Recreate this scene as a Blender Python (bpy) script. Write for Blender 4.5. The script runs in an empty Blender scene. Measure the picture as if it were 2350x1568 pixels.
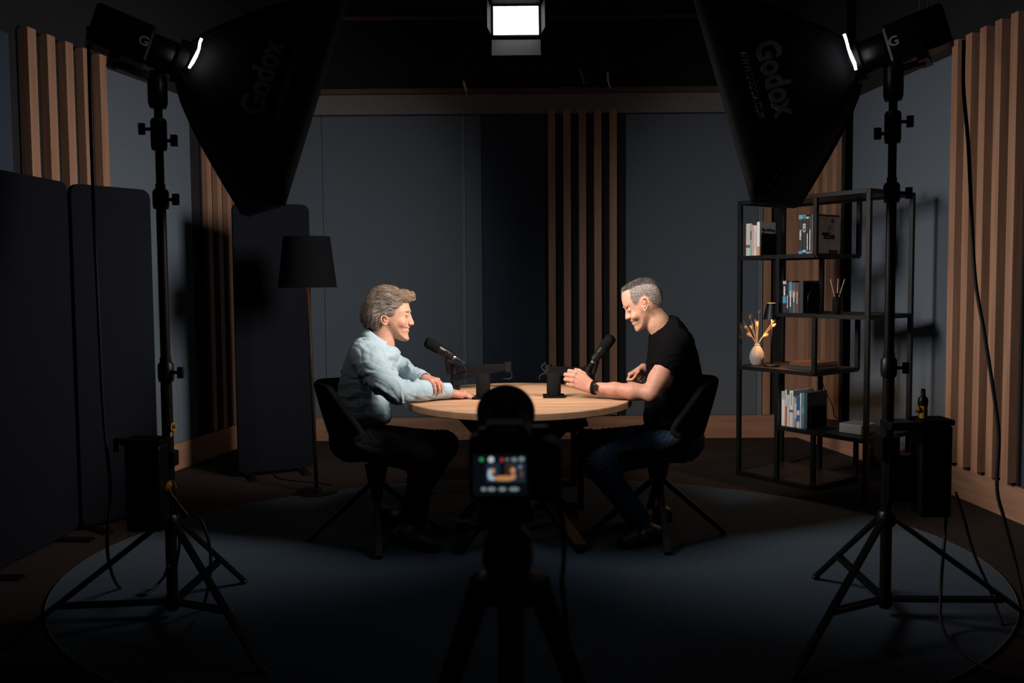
import bpy, bmesh, math, random
import numpy as np
from mathutils import Vector, Matrix
random.seed(7); rng = np.random.default_rng(7)
scene = bpy.context.scene
COL = scene.collection

# ------------------------------------------------------------------ camera
F_PX, CAM_H, PITCH, ROLL = 1950.0, 1.336, math.radians(3.1), -0.0077
PCX, PCY = 1175.0, 751.0
cam_d = bpy.data.cameras.new('camera'); cam = bpy.data.objects.new('camera', cam_d); COL.objects.link(cam)
CAM_R = Matrix.Rotation(math.pi/2 - PITCH, 3, 'X') @ Matrix.Rotation(ROLL, 3, 'Z')
cam.matrix_world = Matrix.Translation((0, 0, CAM_H)) @ CAM_R.to_4x4()
cam_d.sensor_width = 36.0; cam_d.lens = 36.0*F_PX/2350.0
cam_d.shift_y = -(784.0-PCY)/2350.0
cam_d.clip_start = 0.05
cam_d.dof.use_dof = True; cam_d.dof.focus_distance = 4.35; cam_d.dof.aperture_fstop = 3.4
scene.camera = cam
def ray(px, py): return CAM_R @ Vector(((px-PCX)/F_PX, -(py-PCY)/F_PX, -1.0))
def at(px, py, Y):
    d = ray(px, py); return Vector((0, 0, CAM_H)) + d*(Y/d.y)
def fl(px, py, z=0.0):
    d = ray(px, py); return Vector((0, 0, CAM_H)) + d*((z-CAM_H)/d.z)

# ------------------------------------------------------------------ world, view
world = bpy.data.worlds.new('world'); scene.world = world; world.use_nodes = True
world.node_tree.nodes['Background'].inputs[0].default_value = (0.45, 0.55, 0.75, 1)
world.node_tree.nodes['Background'].inputs[1].default_value = 0.0015
scene.view_settings.view_transform = 'Standard'; scene.view_settings.look = 'None'
scene.view_settings.gamma = 1.0; scene.view_settings.use_curve_mapping = False
scene.view_settings.exposure = 0.0

# ------------------------------------------------------------------ softbox geometry (two lights aimed across the table)
def unit(v): return Vector(v).normalized()
SOFT = []
for hx, hy, hz, yaw, pit, L, a, b, tw, sgn in ((-1.258, 3.327, 2.185, 0.502, -0.315, 0.456, 0.333, 0.439, -0.006, 1),
                                               (1.332, 3.337, 2.172, 2.575, -0.272, 0.440, 0.328, 0.433, 0.043, -1)):
    d = Vector((math.cos(pit)*math.cos(yaw), math.cos(pit)*math.sin(yaw), math.sin(pit)))
    u = d.cross(Vector((0, 0, 1))).normalized(); v = u.cross(d)
    u, v = u*math.cos(tw)+v*math.sin(tw), -u*math.sin(tw)+v*math.cos(tw)
    SOFT.append(dict(h=Vector((hx, hy, hz)), d=d, u=u*sgn, v=v, L=L, a=a, b=b, sgn=sgn))
SOFT_POWER = (25.0, 25.0)
SOFT_SPREAD = math.radians(88)
for S, pw in zip(SOFT, SOFT_POWER):
    ld = bpy.data.lights.new('softbox_light', 'AREA'); ld.shape = 'RECTANGLE'
    ld.size = 2*S['a']-0.05; ld.size_y = 2*S['b']-0.05; ld.energy = pw; ld.color = (1.0, 0.93, 0.86); ld.spread = SOFT_SPREAD
    lo = bpy.data.objects.new('softbox_light', ld); COL.objects.link(lo)
    x = S['u']; z = -S['d']; y = z.cross(x)
    m = Matrix((x, y, z)).transposed().to_4x4(); m.translation = S['h']+S['d']*(S['L']+0.012); lo.matrix_world = m

# ------------------------------------------------------------------ materials
MATS = {}
def mat(name, col, rough=0.6, metal=0.0, var=0.0, vscale=40.0, bump=0.0, bscale=200.0, stretch=(1, 1, 1), emit=None, estr=0.0, col2=None,
        spec=0.5, sheen=0.0, attr=None, sss=0.0, detail=4.0):
    if name in MATS: return MATS[name]
    m = bpy.data.materials.new(name); m.use_nodes = True; nt = m.node_tree; N = nt.nodes; Lk = nt.links
    b = N['Principled BSDF']; b.inputs['Roughness'].default_value = rough; b.inputs['Metallic'].default_value = metal
    b.inputs['Specular IOR Level'].default_value = spec
    c = (*col, 1); b.inputs['Base Color'].default_value = c
    if sheen: b.inputs['Sheen Weight'].default_value = sheen
    if sss:
        b.inputs['Subsurface Weight'].default_value = sss; b.inputs['Subsurface Radius'].default_value = (1.0, 0.4, 0.2); b.inputs['Subsurface Scale'].default_value = 0.006
    tc = N.new('ShaderNodeTexCoord'); mp = N.new('ShaderNodeMapping'); mp.inputs['Scale'].default_value = stretch
    Lk.new(tc.outputs['Object'], mp.inputs['Vector'])
    base = None
    if attr:
        at_ = N.new('ShaderNodeVertexColor'); at_.layer_name = attr; base = at_.outputs['Color']
    nz = N.new('ShaderNodeTexNoise'); nz.inputs['Scale'].default_value = vscale; nz.inputs['Detail'].default_value = detail
    Lk.new(mp.outputs['Vector'], nz.inputs['Vector'])
    mx = N.new('ShaderNodeMix'); mx.data_type = 'RGBA'; mx.inputs[6].default_value = c
    c2 = (*(col2 if col2 else tuple(x*(1-var) for x in col)), 1); mx.inputs[7].default_value = c2
    rp = N.new('ShaderNodeMapRange'); rp.inputs[1].default_value = 0.35; rp.inputs[2].default_value = 0.65
    Lk.new(nz.outputs['Fac'], rp.inputs['Value']); Lk.new(rp.outputs['Result'], mx.inputs[0])
    if attr:
        ml = N.new('ShaderNodeMix'); ml.data_type = 'RGBA'; ml.blend_type = 'MULTIPLY'; ml.inputs[0].default_value = 1.0
        Lk.new(base, ml.inputs[6]); Lk.new(mx.outputs[2], ml.inputs[7]); Lk.new(ml.outputs[2], b.inputs['Base Color'])
    else:
        Lk.new(mx.outputs[2], b.inputs['Base Color'])
    if bump:
        n2 = N.new('ShaderNodeTexNoise'); n2.inputs['Scale'].default_value = bscale; n2.inputs['Detail'].default_value = 3
        Lk.new(mp.outputs['Vector'], n2.inputs['Vector'])
        bp = N.new('ShaderNodeBump'); bp.inputs['Strength'].default_value = bump; bp.inputs['Distance'].default_value = 0.002
        Lk.new(n2.outputs['Fac'], bp.inputs['Height']); Lk.new(bp.outputs['Normal'], b.inputs['Normal'])
    if emit:
        b.inputs['Emission Color'].default_value = (*emit, 1); b.inputs['Emission Strength'].default_value = estr
    MATS[name] = m; return m
def wood(name, axis, light=(0.36, 0.198, 0.128), dark=(0.27, 0.142, 0.09), rough=0.5):
    st = [26.0, 26.0, 26.0]; st[axis] = 1.6
    return mat(name, light, rough=rough, col2=dark, vscale=1.0, stretch=tuple(st), bump=0.15, bscale=3.0, detail=6)
OAK_X = wood('oak_grain_x', 0); OAK_Y = wood('oak_grain_y', 1); OAK_Z = wood('oak_grain_z', 2)
OAK_TOP = wood('oak_table_top', 0, (0.62, 0.355, 0.21), (0.47, 0.255, 0.14), rough=0.55)
WALLM = mat('dark_painted_wall', (0.006, 0.006, 0.008), 0.85, var=0.2, vscale=3)
FELT = mat('blue_grey_fabric', (0.108, 0.135, 0.170), 0.95, var=0.18, vscale=160, bump=0.35, bscale=500, sheen=0.1, spec=0.2)
FELT_SHADE = mat('felt_painted_shade', (0.034, 0.048, 0.076), 0.95, var=0.18, vscale=160, bump=0.35, bscale=500, sheen=0.1, spec=0.2)  # wall felt darkened and blued in its colour to stand for shade
FELT_DARK = mat('charcoal_felt', (0.0075, 0.0085, 0.0125), 0.95, var=0.2, vscale=180, bump=0.4, bscale=500, spec=0.05)
BEAM = mat('grey_beam_paint', (0.16, 0.155, 0.16), 0.8, var=0.1, vscale=5)
BACKING = mat('black_backing', (0.008, 0.008, 0.010), 0.9, var=0.2, vscale=60)
CEIL = mat('black_ceiling', (0.006, 0.006, 0.007), 0.95, var=0.2, vscale=4)
FLOORM = mat('dark_floor_carpet', (0.034, 0.025, 0.023), 0.95, var=0.35, vscale=220, bump=0.5, bscale=400, spec=0.1)
RUG = mat('blue_grey_rug', (0.028, 0.055, 0.090), 0.98, var=0.45, vscale=150, bump=0.9, bscale=260, spec=0.08, sheen=0.1)
BINDING = mat('pale_binding', (0.42, 0.37, 0.30), 0.9, var=0.2, vscale=90)
BLACK_METAL = mat('black_powder_metal', (0.0040, 0.0040, 0.0045), 0.45, metal=0.0, var=0.2, vscale=90, spec=0.25)
BLACK_PLASTIC = mat('black_plastic', (0.0035, 0.0035, 0.0040), 0.40, var=0.2, vscale=50, spec=0.4)
MATTE_BLACK = mat('matte_black', (0.0055, 0.0055, 0.0060), 0.75, var=0.2, vscale=80, spec=0.08)
CHROME = mat('bright_metal', (0.65, 0.65, 0.66), 0.25, metal=1.0, var=0.05)
SOFT_CLOTH = mat('softbox_cloth', (0.004, 0.004, 0.005), 0.85, var=0.3, vscale=60, bump=0.3, bscale=250, spec=0.3)
PRINT_GREY = mat('grey_print', (0.5, 0.48, 0.48), 0.8)
PRINT_WHITE = mat('white_print', (0.75, 0.75, 0.75), 0.7)
PRINT_BLACK = mat('black_print', (0.015, 0.015, 0.015), 0.7)
YELLOW = mat('yellow_plastic', (0.75, 0.40, 0.04), 0.5, var=0.1)
CABLE = mat('black_rubber_cable', (0.008, 0.008, 0.009), 0.55, var=0.2, vscale=40)
CHAIR_FAB = mat('black_chair_fabric', (0.007, 0.007, 0.009), 0.9, var=0.3, vscale=150, bump=0.4, bscale=500, spec=0.06)

# ------------------------------------------------------------------ object helpers
class MB:
    def __init__(s): s.v = []; s.f = []
    def add(s, vs, fs):
        o = len(s.v); s.v.extend([tuple(x) for x in vs]); s.f.extend([tuple(i+o for i in f) for f in fs]); return s
    def obox(s, c, ax, h):
        c = Vector(c); X, Y, Z = [Vector(a)*k for a, k in zip(ax, h)]
        vs = [c+X*i+Y*j+Z*k for k in (-1, 1) for j in (-1, 1) for i in (-1, 1)]
        return s.add(vs, [(0, 2, 3, 1), (4, 5, 7, 6), (0, 1, 5, 4), (2, 6, 7, 3), (0, 4, 6, 2), (1, 3, 7, 5)])
    def box(s, lo, hi):
        lo = Vector(lo); hi = Vector(hi); return s.obox((lo+hi)/2, ((1, 0, 0), (0, 1, 0), (0, 0, 1)), (hi-lo)/2)
    def bar(s, a, b, w, h=None, up=(0, 0, 1)):
        a = Vector(a); b = Vector(b); h = h or w; z = (b-a).normalized(); up = Vector(up)
        if abs(z.dot(up)) > 0.98: up = Vector((0, 1, 0))
        x = up.cross(z).normalized(); y = z.cross(x)
        return s.obox((a+b)/2, (x, y, z), (w/2, h/2, (b-a).length/2))
    def tube(s, pts, r, n=10, cap=True, closed=False):
        pts = [Vector(p) for p in pts]; k = len(pts); rs = r if hasattr(r, '__len__') else [r]*k
        T = []
        for i in range(k):
            if closed: t = pts[(i+1) % k]-pts[i-1]
            else: t = pts[min(i+1, k-1)]-pts[max(i-1, 0)]
            T.append(t.normalized() if t.length > 1e-9 else Vector((0, 0, 1)))
        ref = Vector((0, 0, 1)) if abs(T[0].z) < 0.9 else Vector((1, 0, 0))
        x = ref.cross(T[0]).normalized(); vs = []
        for i in range(k):
            x = (x-T[i]*x.dot(T[i])).normalized(); y = T[i].cross(x)
            for j in range(n):
                a = 2*math.pi*j/n; vs.append(pts[i]+(x*math.cos(a)+y*math.sin(a))*rs[i])
        fs = []
        for i in range(k if closed else k-1):
            i2 = (i+1) % k
            for j in range(n): fs.append((i*n+j, i*n+(j+1) % n, i2*n+(j+1) % n, i2*n+j))
        if cap and not closed: fs.append(tuple(range(n-1, -1, -1))); fs.append(tuple((k-1)*n+j for j in range(n)))
        return s.add(vs, fs)
    def cyl(s, a, b, r, r2=None, n=20): return s.tube([a, b], [r, r if r2 is None else r2], n)
    def lathe(s, prof, o=(0, 0, 0), ax=(0, 0, 1), n=32, rib=0.0, nrib=0):
        o = Vector(o); z = Vector(ax).normalized(); ref = Vector((1, 0, 0)) if abs(z.x) < 0.9 else Vector((0, 1, 0))
        x = (ref-z*ref.dot(z)).normalized(); y = z.cross(x); vs = []; fs = []
        for (r, h) in prof:
            for j in range(n):
                a = 2*math.pi*j/n; rr = r*(1+rib*math.cos(nrib*a)) if nrib else r
                vs.append(o+z*h+(x*math.cos(a)+y*math.sin(a))*rr)
        for i in range(len(prof)-1):
            for j in range(n): fs.append((i*n+j, i*n+(j+1) % n, (i+1)*n+(j+1) % n, (i+1)*n+j))
        loop = abs(prof[0][0]-prof[-1][0]) < 1e-6 and abs(prof[0][1]-prof[-1][1]) < 1e-6
        if prof[0][0] > 1e-5 and not loop: fs.append(tuple(range(n-1, -1, -1)))
        if prof[-1][0] > 1e-5 and not loop: fs.append(tuple((len(prof)-1)*n+j for j in range(n)))
        return s.add(vs, fs)
    def prism(s, poly, o, u, v, t):
        o = Vector(o); u = Vector(u); v = Vector(v); w = u.cross(v).normalized()*t; n = len(poly)
        vs = [o+u*p[0]+v*p[1] for p in poly]+[o+u*p[0]+v*p[1]+w for p in poly]
        return s.add(vs, [tuple(range(n-1, -1, -1)), tuple(range(n, 2*n))]+[(i, (i+1) % n, n+(i+1) % n, n+i) for i in range(n)])
    def ell(s, c, ax, h, n=16, m=10):
        c = Vector(c); X, Y, Z = [Vector(a)*k for a, k in zip(ax, h)]; vs = []; fs = []
        for i in range(m+1):
            p = math.pi*i/m
            for j in range(n):
                a = 2*math.pi*j/n; vs.append(c+X*math.sin(p)*math.cos(a)+Y*math.sin(p)*math.sin(a)+Z*math.cos(p))
        for i in range(m):
            for j in range(n): fs.append((i*n+j, (i+1)*n+j, (i+1)*n+(j+1) % n, i*n+(j+1) % n))
        return s.add(vs, fs)
    def mesh(s, name):
        me = bpy.data.meshes.new(name); me.from_pydata(s.v, [], s.f)
        bm = bmesh.new(); bm.from_mesh(me); bmesh.ops.remove_doubles(bm, verts=bm.verts, dist=1e-6); bmesh.ops.recalc_face_normals(bm, faces=bm.faces); bm.to_mesh(me); bm.free()
        return me
    def build(s, name, material, parent=None, smooth=False, bevel=0.0, label=None):
        return obj(name, s.mesh(name), material, parent, smooth, bevel, label)
def obj(name, me, material, parent=None, smooth=False, bevel=0.0, label=None):
    o = bpy.data.objects.new(name, me); COL.objects.link(o)
    if material and not me.materials: me.materials.append(material)
    if smooth:
        me.polygons.foreach_set('use_smooth', [True]*len(me.polygons))
        if smooth == 'auto':
            try: me.set_sharp_from_angle(angle=math.radians(40))
            except Exception: pass
    if bevel:
        md = o.modifiers.new('bevel', 'BEVEL'); md.width = bevel; md.segments = 2; md.limit_method = 'ANGLE'
    if parent is not None:
        o.parent = parent; o.matrix_parent_inverse = Matrix.Translation(-Vector(parent.get('base', (0, 0, 0))))
    if label: o['label'] = label
    return o
def thing(name, label, cat, loc=(0, 0, 0), group=None):
    o = bpy.data.objects.new(name, None); COL.objects.link(o); o.empty_display_size = 0.05
    o.location = loc; o['base'] = tuple(loc)
    o['label'] = label; o['category'] = cat
    if group: o['group'] = group
    return o
def tag(o, label, cat, group=None):
    o['label'] = label; o['category'] = cat
    if group: o['group'] = group
    return o
def struct(o, label=None, cat=None):
    o['kind'] = 'structure'
    if label: o['label'] = label
    if cat: o['category'] = cat
    return o
def rrect(w, h, r, n=6, only_top=False):
    pts = []
    for cx, cy, a0 in ((w-r, h-r, 0), (r, h-r, 90), (r, r, 180), (w-r, r, 270)):
        if only_top and cy == r: pts.append((0.0 if cx == r else w, 0.0)); continue
        for i in range(n+1):
            a = math.radians(a0+90*i/n); pts.append((cx+r*math.cos(a), cy+r*math.sin(a)))
    return pts
def smooth_pts(P, n=8):
    P = [Vector(p) for p in P]; Q = [P[0]*2-P[1]]+P+[P[-1]*2-P[-2]]; out = []
    for i in range(1, len(Q)-2):
        for k in range(n):
            t = k/n; a, b, c, d = Q[i-1], Q[i], Q[i+1], Q[i+2]
            out.append(0.5*((2*b)+(c-a)*t+(2*a-5*b+4*c-d)*t*t+(3*b-a-3*c+d)*t**3))
    return out+[P[-1]]
def text_mesh(body, size, bold=0.0, extrude=0.0006, align='LEFT'):
    cu = bpy.data.curves.new('lettering', 'FONT'); cu.body = body; cu.size = size; cu.offset = bold; cu.extrude = extrude; cu.align_x = align; cu.align_y = 'CENTER'; cu.resolution_u = 3
    o = bpy.data.objects.new('lettering', cu); COL.objects.link(o)
    dg = bpy.context.evaluated_depsgraph_get(); me = bpy.data.meshes.new_from_object(o.evaluated_get(dg)); bpy.data.objects.remove(o); bpy.data.curves.remove(cu)
    return me
def lettering(body, size, o, x, y, material, parent, name='lettering', bold=0.0, align='LEFT', width=None):
    me = text_mesh(body, size, bold, align=align); x = Vector(x).normalized(); y = Vector(y).normalized(); z = x.cross(y)
    sx = 1.0
    if width:
        xs = [v.co.x for v in me.vertices]; sx = width/max(1e-6, max(xs)-min(xs))
    for vv in me.vertices:
        c = vv.co; vv.co = Vector(o)+x*c.x*sx+y*c.y+z*c.z
    me.materials.clear()
    return obj(name, me, material, parent)

# ------------------------------------------------------------------ room shell
YB = 7.13
WALL_TOP = 2.72
W0 = Vector((-2.18, YB, 0)); W2 = Vector((-2.80, 4.3, 0)); W3 = Vector((-3.0, 0.6, 0))
E0 = Vector((2.41, YB, 0)); E1 = Vector((2.605, 6.09, 0)); E1b = Vector((2.645, 6.09, 0)); EM = Vector((2.53, 6.49, 0)); EMb = Vector((2.60, 6.49, 0)); E2 = Vector((2.79, 4.3, 0)); E3 = Vector((2.95, 0.6, 0))
UP = Vector((0, 0, 1))
ROOM = 3.55
o = MB().box((-3.6, -1.2, -0.1), (3.6, 7.6, 0)).build('floor', FLOORM); struct(o)
o = MB().box((-3.6, -1.2, ROOM), (3.6, 7.6, ROOM+0.1)).build('ceiling', CEIL); struct(o)
wall_back = MB().box((-2.3, YB, 0), (2.6, YB+0.3, 2.9)).build('wall_back', WALLM); struct(wall_back)
MB().box((-2.3, YB+0.02, 2.9), (2.6, YB+0.3, ROOM)).build('upper_wall', CEIL, wall_back)
def wall_poly(name, pts, side):
    m = MB(); out = Vector((side*0.45, 0, 0))
    for a, b in zip(pts[:-1], pts[1:]):
        vs = [a, b, b+out, a+out]; m.add(vs+[p+UP*ROOM for p in vs], [(0, 1, 2, 3), (4, 7, 6, 5), (0, 4, 5, 1), (1, 5, 6, 2), (2, 6, 7, 3), (3, 7, 4, 0)])
    o = m.build(name, WALLM); struct(o); return o
wall_left = wall_poly('wall_left', [W0, W2, W3], -1)
wall_right = wall_poly('wall_right', [E0, EM, EMb, E2, E3], 1)
o = MB().box((-3.6, -1.3, 0), (3.6, -1.2, ROOM)).build('wall_front', WALLM); struct(o)
# grey beam along the top of the back wall and its cap strip
struct(MB().box((-2.2, YB-0.05, 2.715), (2.5, YB-0.001, 2.875)).build('trim_1', BEAM, bevel=0.004))
struct(MB().box((-2.2, YB-0.09, 2.876), (2.5, YB-0.001, 2.915)).build('trim_2', mat('dark_cap_timber', (0.10, 0.055, 0.035), 0.6, var=0.2, vscale=8)))
struct(MB().box((-1.4, 6.45, 3.30), (1.7, 6.50, 3.312)).build('trim_3', mat('dark_rail', (0.05, 0.025, 0.015), 0.6)))
# baseboards
def skirting(name, segs, m):
    root = None
    for i, (a, b, inward) in enumerate(segs):
        q = MB(); t = (b-a).normalized(); n = inward
        q.add([a+n*0.001, b+n*0.001, b+n*0.022, a+n*0.022]+[p+UP*0.195 for p in (a+n*0.001, b+n*0.001, b+n*0.022, a+n*0.022)],
              [(0, 1, 2, 3), (4, 7, 6, 5), (0, 4, 5, 1), (1, 5, 6, 2), (2, 6, 7, 3), (3, 7, 4, 0)])
        if root is None: root = q.build(name, m[i], bevel=0.002); struct(root)
        else: q.build('board', m[i], root, bevel=0.002)
def inn(a, b, side):
    t = (b-a).normalized(); n = Vector((t.y, -t.x, 0)); return n if n.x*side < 0 else -n
skirting('baseboard_back', [(Vector((-2.13, YB, 0)), Vector((2.41, YB, 0)), Vector((0, -1, 0)))], [OAK_X])
skirting('baseboard_left', [(W0, W2, inn(W0, W2, -1)), (W2, W3, inn(W2, W3, -1))], [OAK_Y, OAK_Y])
skirting('baseboard_right', [(E0, E1, inn(E0, E1, 1)), (E1, E1b, Vector((0, -1, 0))), (E1b, E2, inn(E1b, E2, 1)), (E2, E3, inn(E2, E3, 1))], [OAK_Y, OAK_X, OAK_Y, OAK_Y])
# boxed-out plinth in the right corner
q_ = [EM+Vector((0.002, 0, 0)), E1+Vector((0.002, 0.0, 0)), E1b, EMb]
struct(MB().add(q_+[x+UP*0.195 for x in q_], [(0, 1, 2, 3), (4, 7, 6, 5), (0, 4, 5, 1), (1, 5, 6, 2), (2, 6, 7, 3), (3, 7, 4, 0)]).build('trim_4', OAK_Y))
# fabric wall panels and timber pieces: children of their wall
def wall_panel(parent, a, b, n, z0, z1, t, material, name='fabric_panel', bevel=0.006):
    c = (a+b)/2+n*(t/2+0.002)+UP*((z0+z1)/2); return MB().obox(c, ((b-a).normalized(), n, UP), ((b-a).length/2, t/2, (z1-z0)/2)).build(name, material, parent, bevel=bevel)
BN = Vector((0, -1, 0))
def bx(px, Y=YB): return at(px, 640, Y).x
STRIP = mat('pale_seam_strip', (0.15, 0.19, 0.24), 0.8, var=0.1, vscale=30)
for p0, p1 in ((598, 744.6), (745.4, 1060.8), (1070, 1107), (1107.6, 1252), (1436, 1737.6)):
    wall_panel(wall_back, Vector((bx(p0), YB, 0)), Vector((bx(p1), YB, 0)), BN, 0.197, WALL_TOP-0.012, 0.022, FELT_SHADE if 1070 < p0 < 1110 else FELT)  # centre panel gets the darkened felt, painting in the light's falloff
for p0, p1 in ((1061.2, 1063.5), (1064, 1066.6), (1067, 1069.6), (1738, 1741), (1741.4, 1743.6), (1744, 1747.6)):
    wall_panel(wall_back, Vector((bx(p0), YB, 0)), Vector((bx(p1), YB, 0)), BN, 0.197, WALL_TOP-0.012, 0.024, STRIP, 'seam_strip', 0.001)
for p0, p1 in ((1750, 1767), (1791, 1830)):
    wall_panel(wall_back, Vector((bx(p0), YB, 0)), Vector((bx(p1), YB, 0)), BN, 0.197, WALL_TOP, 0.03, OAK_Z, 'oak_panel', 0.002)
def along(a, b, t): return a+(b-a)*t
def slat_panel(name, label, a, b, n, nslat, w, depth, z0, z1, group=None):
    t = (b-a).normalized(); L = (b-a).length
    th = thing(name, label, 'slat panel', (*((a+b)/2).xy, z0), group)
    c = (a+b)/2+n*0.008+UP*((z0+z1)/2)
    MB().obox(c, (t, n, UP), (L/2, 0.006, (z1-z0)/2)).build('backing', BACKING, th)
    pitch = (L-w-0.02)/(nslat-1)
    for i in range(nslat):
        p = a+t*(0.01+w/2+i*pitch)+n*(0.015+depth/2)+UP*((z0+z1)/2+0.012)
        MB().obox(p, (t, n, UP), (w/2, depth/2, (z1-z0)/2)).build('slat', OAK_Z, th, bevel=0.0015)
    return th
nL1 = nL2 = inn(W0, W2, -1); nR1 = inn(E0, E1, 1); nR2 = inn(EMb, E2, 1)
xa, xb = bx(1256, 7.10), bx(1418, 7.10)
slat_panel('slat_panel', 'tall oak slat panel on black backing in the middle of the back wall', Vector((xa, YB, 0)), Vector((xb, YB, 0)), BN, 5, 0.060, 0.045, 0.2, 2.735)
MB().obox(Vector((bx(1425), YB-0.012, 1.46)), ((1, 0, 0), (0, 1, 0), UP), (0.038, 0.010, 1.26)).build('black_strip', BACKING, wall_back)
def yseg(A, B, y0, y1):
    f = lambda y: A+(B-A)*((y-A.y)/(B.y-A.y)); return f(y0), f(y1)
a, b = yseg(EMb, E2, 4.58, 5.18); slat_panel('slat_panel', 'oak slat panel on the right wall behind the power pack', a, b, nR2, 5, 0.058, 0.055, 0.2, 2.735)
a, b = yseg(W0, W2, 4.73, 5.37); slat_panel('slat_panel', 'oak slat panel on the left wall above the grey screens', a, b, nL2, 5, 0.062, 0.055, 0.2, 2.735)
a, b = yseg(E0, E1, 6.95, 6.50); slat_panel('slat_panel', 'oak slat panel in the right corner behind the open shelf', a, b, nR1, 4, 0.058, 0.045, 0.2, 2.71)
a, b = yseg(W0, W2, 7.04, 6.42); slat_panel('slat_panel', 'oak slat panel in the left corner behind the floor lamp screen', a, b, nL1, 5, 0.058, 0.045, 0.2, 2.71)
a, b = yseg(E0, E1, 7.09, 6.96); wall_panel(wall_right, a, b, nR1, 0.197, 2.71, 0.03, OAK_Z, 'oak_panel', 0.002)
a, b = yseg(EMb, E2, 5.22, 6.47); wall_panel(wall_right, a, b, nR2, 0.197, 2.69, 0.022, FELT)
a, b = yseg(EMb, E2, 4.30, 4.54); wall_panel(wall_right, a, b, nR2, 0.197, 2.69, 0.022, FELT_SHADE)
a, b = yseg(E2, E3, 2.2, 4.27); wall_panel(wall_right, a, b, inn(E2, E3, 1), 0.197, 2.69, 0.022, FELT_SHADE)
a, b = yseg(W0, W2, 5.42, 6.28); wall_panel(wall_left, a, b, nL2, 0.197, 2.69, 0.022, FELT)
a, b = yseg(W0, W2, 4.33, 4.66); wall_panel(wall_left, a, b, nL2, 0.197, 2.69, 0.022, FELT_SHADE)
a, b = yseg(W2, W3, 2.2, 4.29); wall_panel(wall_left, a, b, inn(W2, W3, -1), 0.197, 2.69, 0.022, FELT_SHADE)
a, b = yseg(W0, W2, 5.385, 5.405); wall_panel(wall_left, a, b, nL2, 0.197, 2.69, 0.026, STRIP, 'seam_strip', 0.001)

# ------------------------------------------------------------------ rug
RC = Vector((0.07, 4.0, 0)); RA, RB = 2.13, 1.64
rp = [(RC.x+RA*math.cos(t), RC.y+RB*math.sin(t)) for t in [2*math.pi*i/128 for i in range(128)]]
rug = thing('rug', 'large oval blue-grey rug with a pale edge under table and chairs', 'rug', (RC.x, RC.y, 0))
MB().prism(rp, (0, 0, 0.001), (1, 0, 0), (0, 1, 0), 0.011).build('pile', RUG, rug)
MB().tube([(x, y, 0.007) for x, y in rp], 0.0055, 6, closed=True).build('edge_binding', BINDING, rug, smooth=True)
RZ = 0.012

# ------------------------------------------------------------------ round table
TC = Vector((0.03, 4.375, 0)); TR = 0.583; TH = 0.74
tb = thing('round_table', 'round oak dining table with black angled steel legs', 'table', (TC.x, TC.y, RZ))
MB().lathe([(0.0, TH-0.037), (TR-0.004, TH-0.037), (TR, TH-0.033), (TR, TH-0.004), (TR-0.004, TH), (0.0, TH)], TC, n=96).build('table_top', OAK_TOP, tb, smooth='auto')
for sx, sy in ((-1, -1), (1, -1), (-1, 1), (1, 1)):
    dd = Vector((sx*0.295, sy*0.29, 0)); hub = TC+Vector((0, 0, 0.36))
    m = MB(); foot = TC+dd*1.03+UP*(RZ+0.014); mid = TC+dd*0.10+UP*0.36; top = TC+dd*0.95+UP*(TH-0.045)
    m.bar(foot+UP*0.0, mid, 0.075, 0.03); m.bar(mid, top, 0.075, 0.03)
    m.build('leg', BLACK_METAL, tb, bevel=0.002)
MB().bar(TC+Vector((-0.29, -0.29, TH-0.046)), TC+Vector((0.29, 0.29, TH-0.046)), 0.08, 0.014).build('brace', BLACK_METAL, tb)
MB().bar(TC+Vector((-0.29, 0.29, TH-0.046)), TC+Vector((0.29, -0.29, TH-0.046)), 0.08, 0.014).build('brace', BLACK_METAL, tb)

# low black frame table standing behind the round table
ft = thing('side_table', 'low black metal frame table standing behind the round table', 'table', (0.1, 5.14, RZ))
for y in (4.87, 5.42):
    m = MB(); zt = 0.50
    for x in (-0.19, 0.39): m.bar((x, y, RZ), (x, y, zt), 0.036)
    m.bar((-0.208, y, RZ+0.018), (0.408, y, RZ+0.018), 0.036); m.bar((-0.208, y, zt-0.018), (0.408, y, zt-0.018), 0.036)
    m.build('frame_loop', BLACK_METAL, ft)
MB().box((-0.23, 4.82, 0.501), (0.43, 5.47, 0.526)).build('top_plate', MATTE_BLACK, ft, bevel=0.003)

# ------------------------------------------------------------------ cups on coasters
def cup(px, py, label, lab2):
    b = fl(px, py, TH); b.z = 0.0
    co = tag(MB().obox(b+UP*(TH+0.005), ((1, 0, 0), (0, 1, 0), UP), (0.055, 0.055, 0.0045)).build('coaster', MATTE_BLACK, bevel=0.0015), lab2, 'coaster', 'square black coasters')
    th = thing('mug', label, 'mug', (*b.xy, TH+0.0098), 'black tumblers on the table')
    r = 0.0365; h = 0.118
    MB().lathe([(0.0, 0.0), (r-0.002, 0.0), (r, 0.002), (r, h-0.002), (r-0.0015, h), (r-0.004, h-0.002), (r-0.004, 0.02), (0, 0.02)], b+UP*(TH+0.0098), n=40).build('body', MATTE_BLACK, th, smooth='auto')
    MB().lathe([(0.0, h-0.012), (r-0.0042, h-0.012), (r-0.0042, h-0.006), (0.0, h-0.006)], b+UP*(TH+0.0098), n=32).build('drink', mat('dark_drink', (0.006, 0.005, 0.005), 0.05, spec=0.9), th)
cup(1109, 914, 'black tumbler on the coaster near the flat hand in the blue sleeve', 'square black coaster under the tumbler nearer the blue shirt')
cup(1271, 911, 'black tumbler on the coaster near the raised fist', 'square black coaster under the tumbler nearer the black T-shirt')

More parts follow.
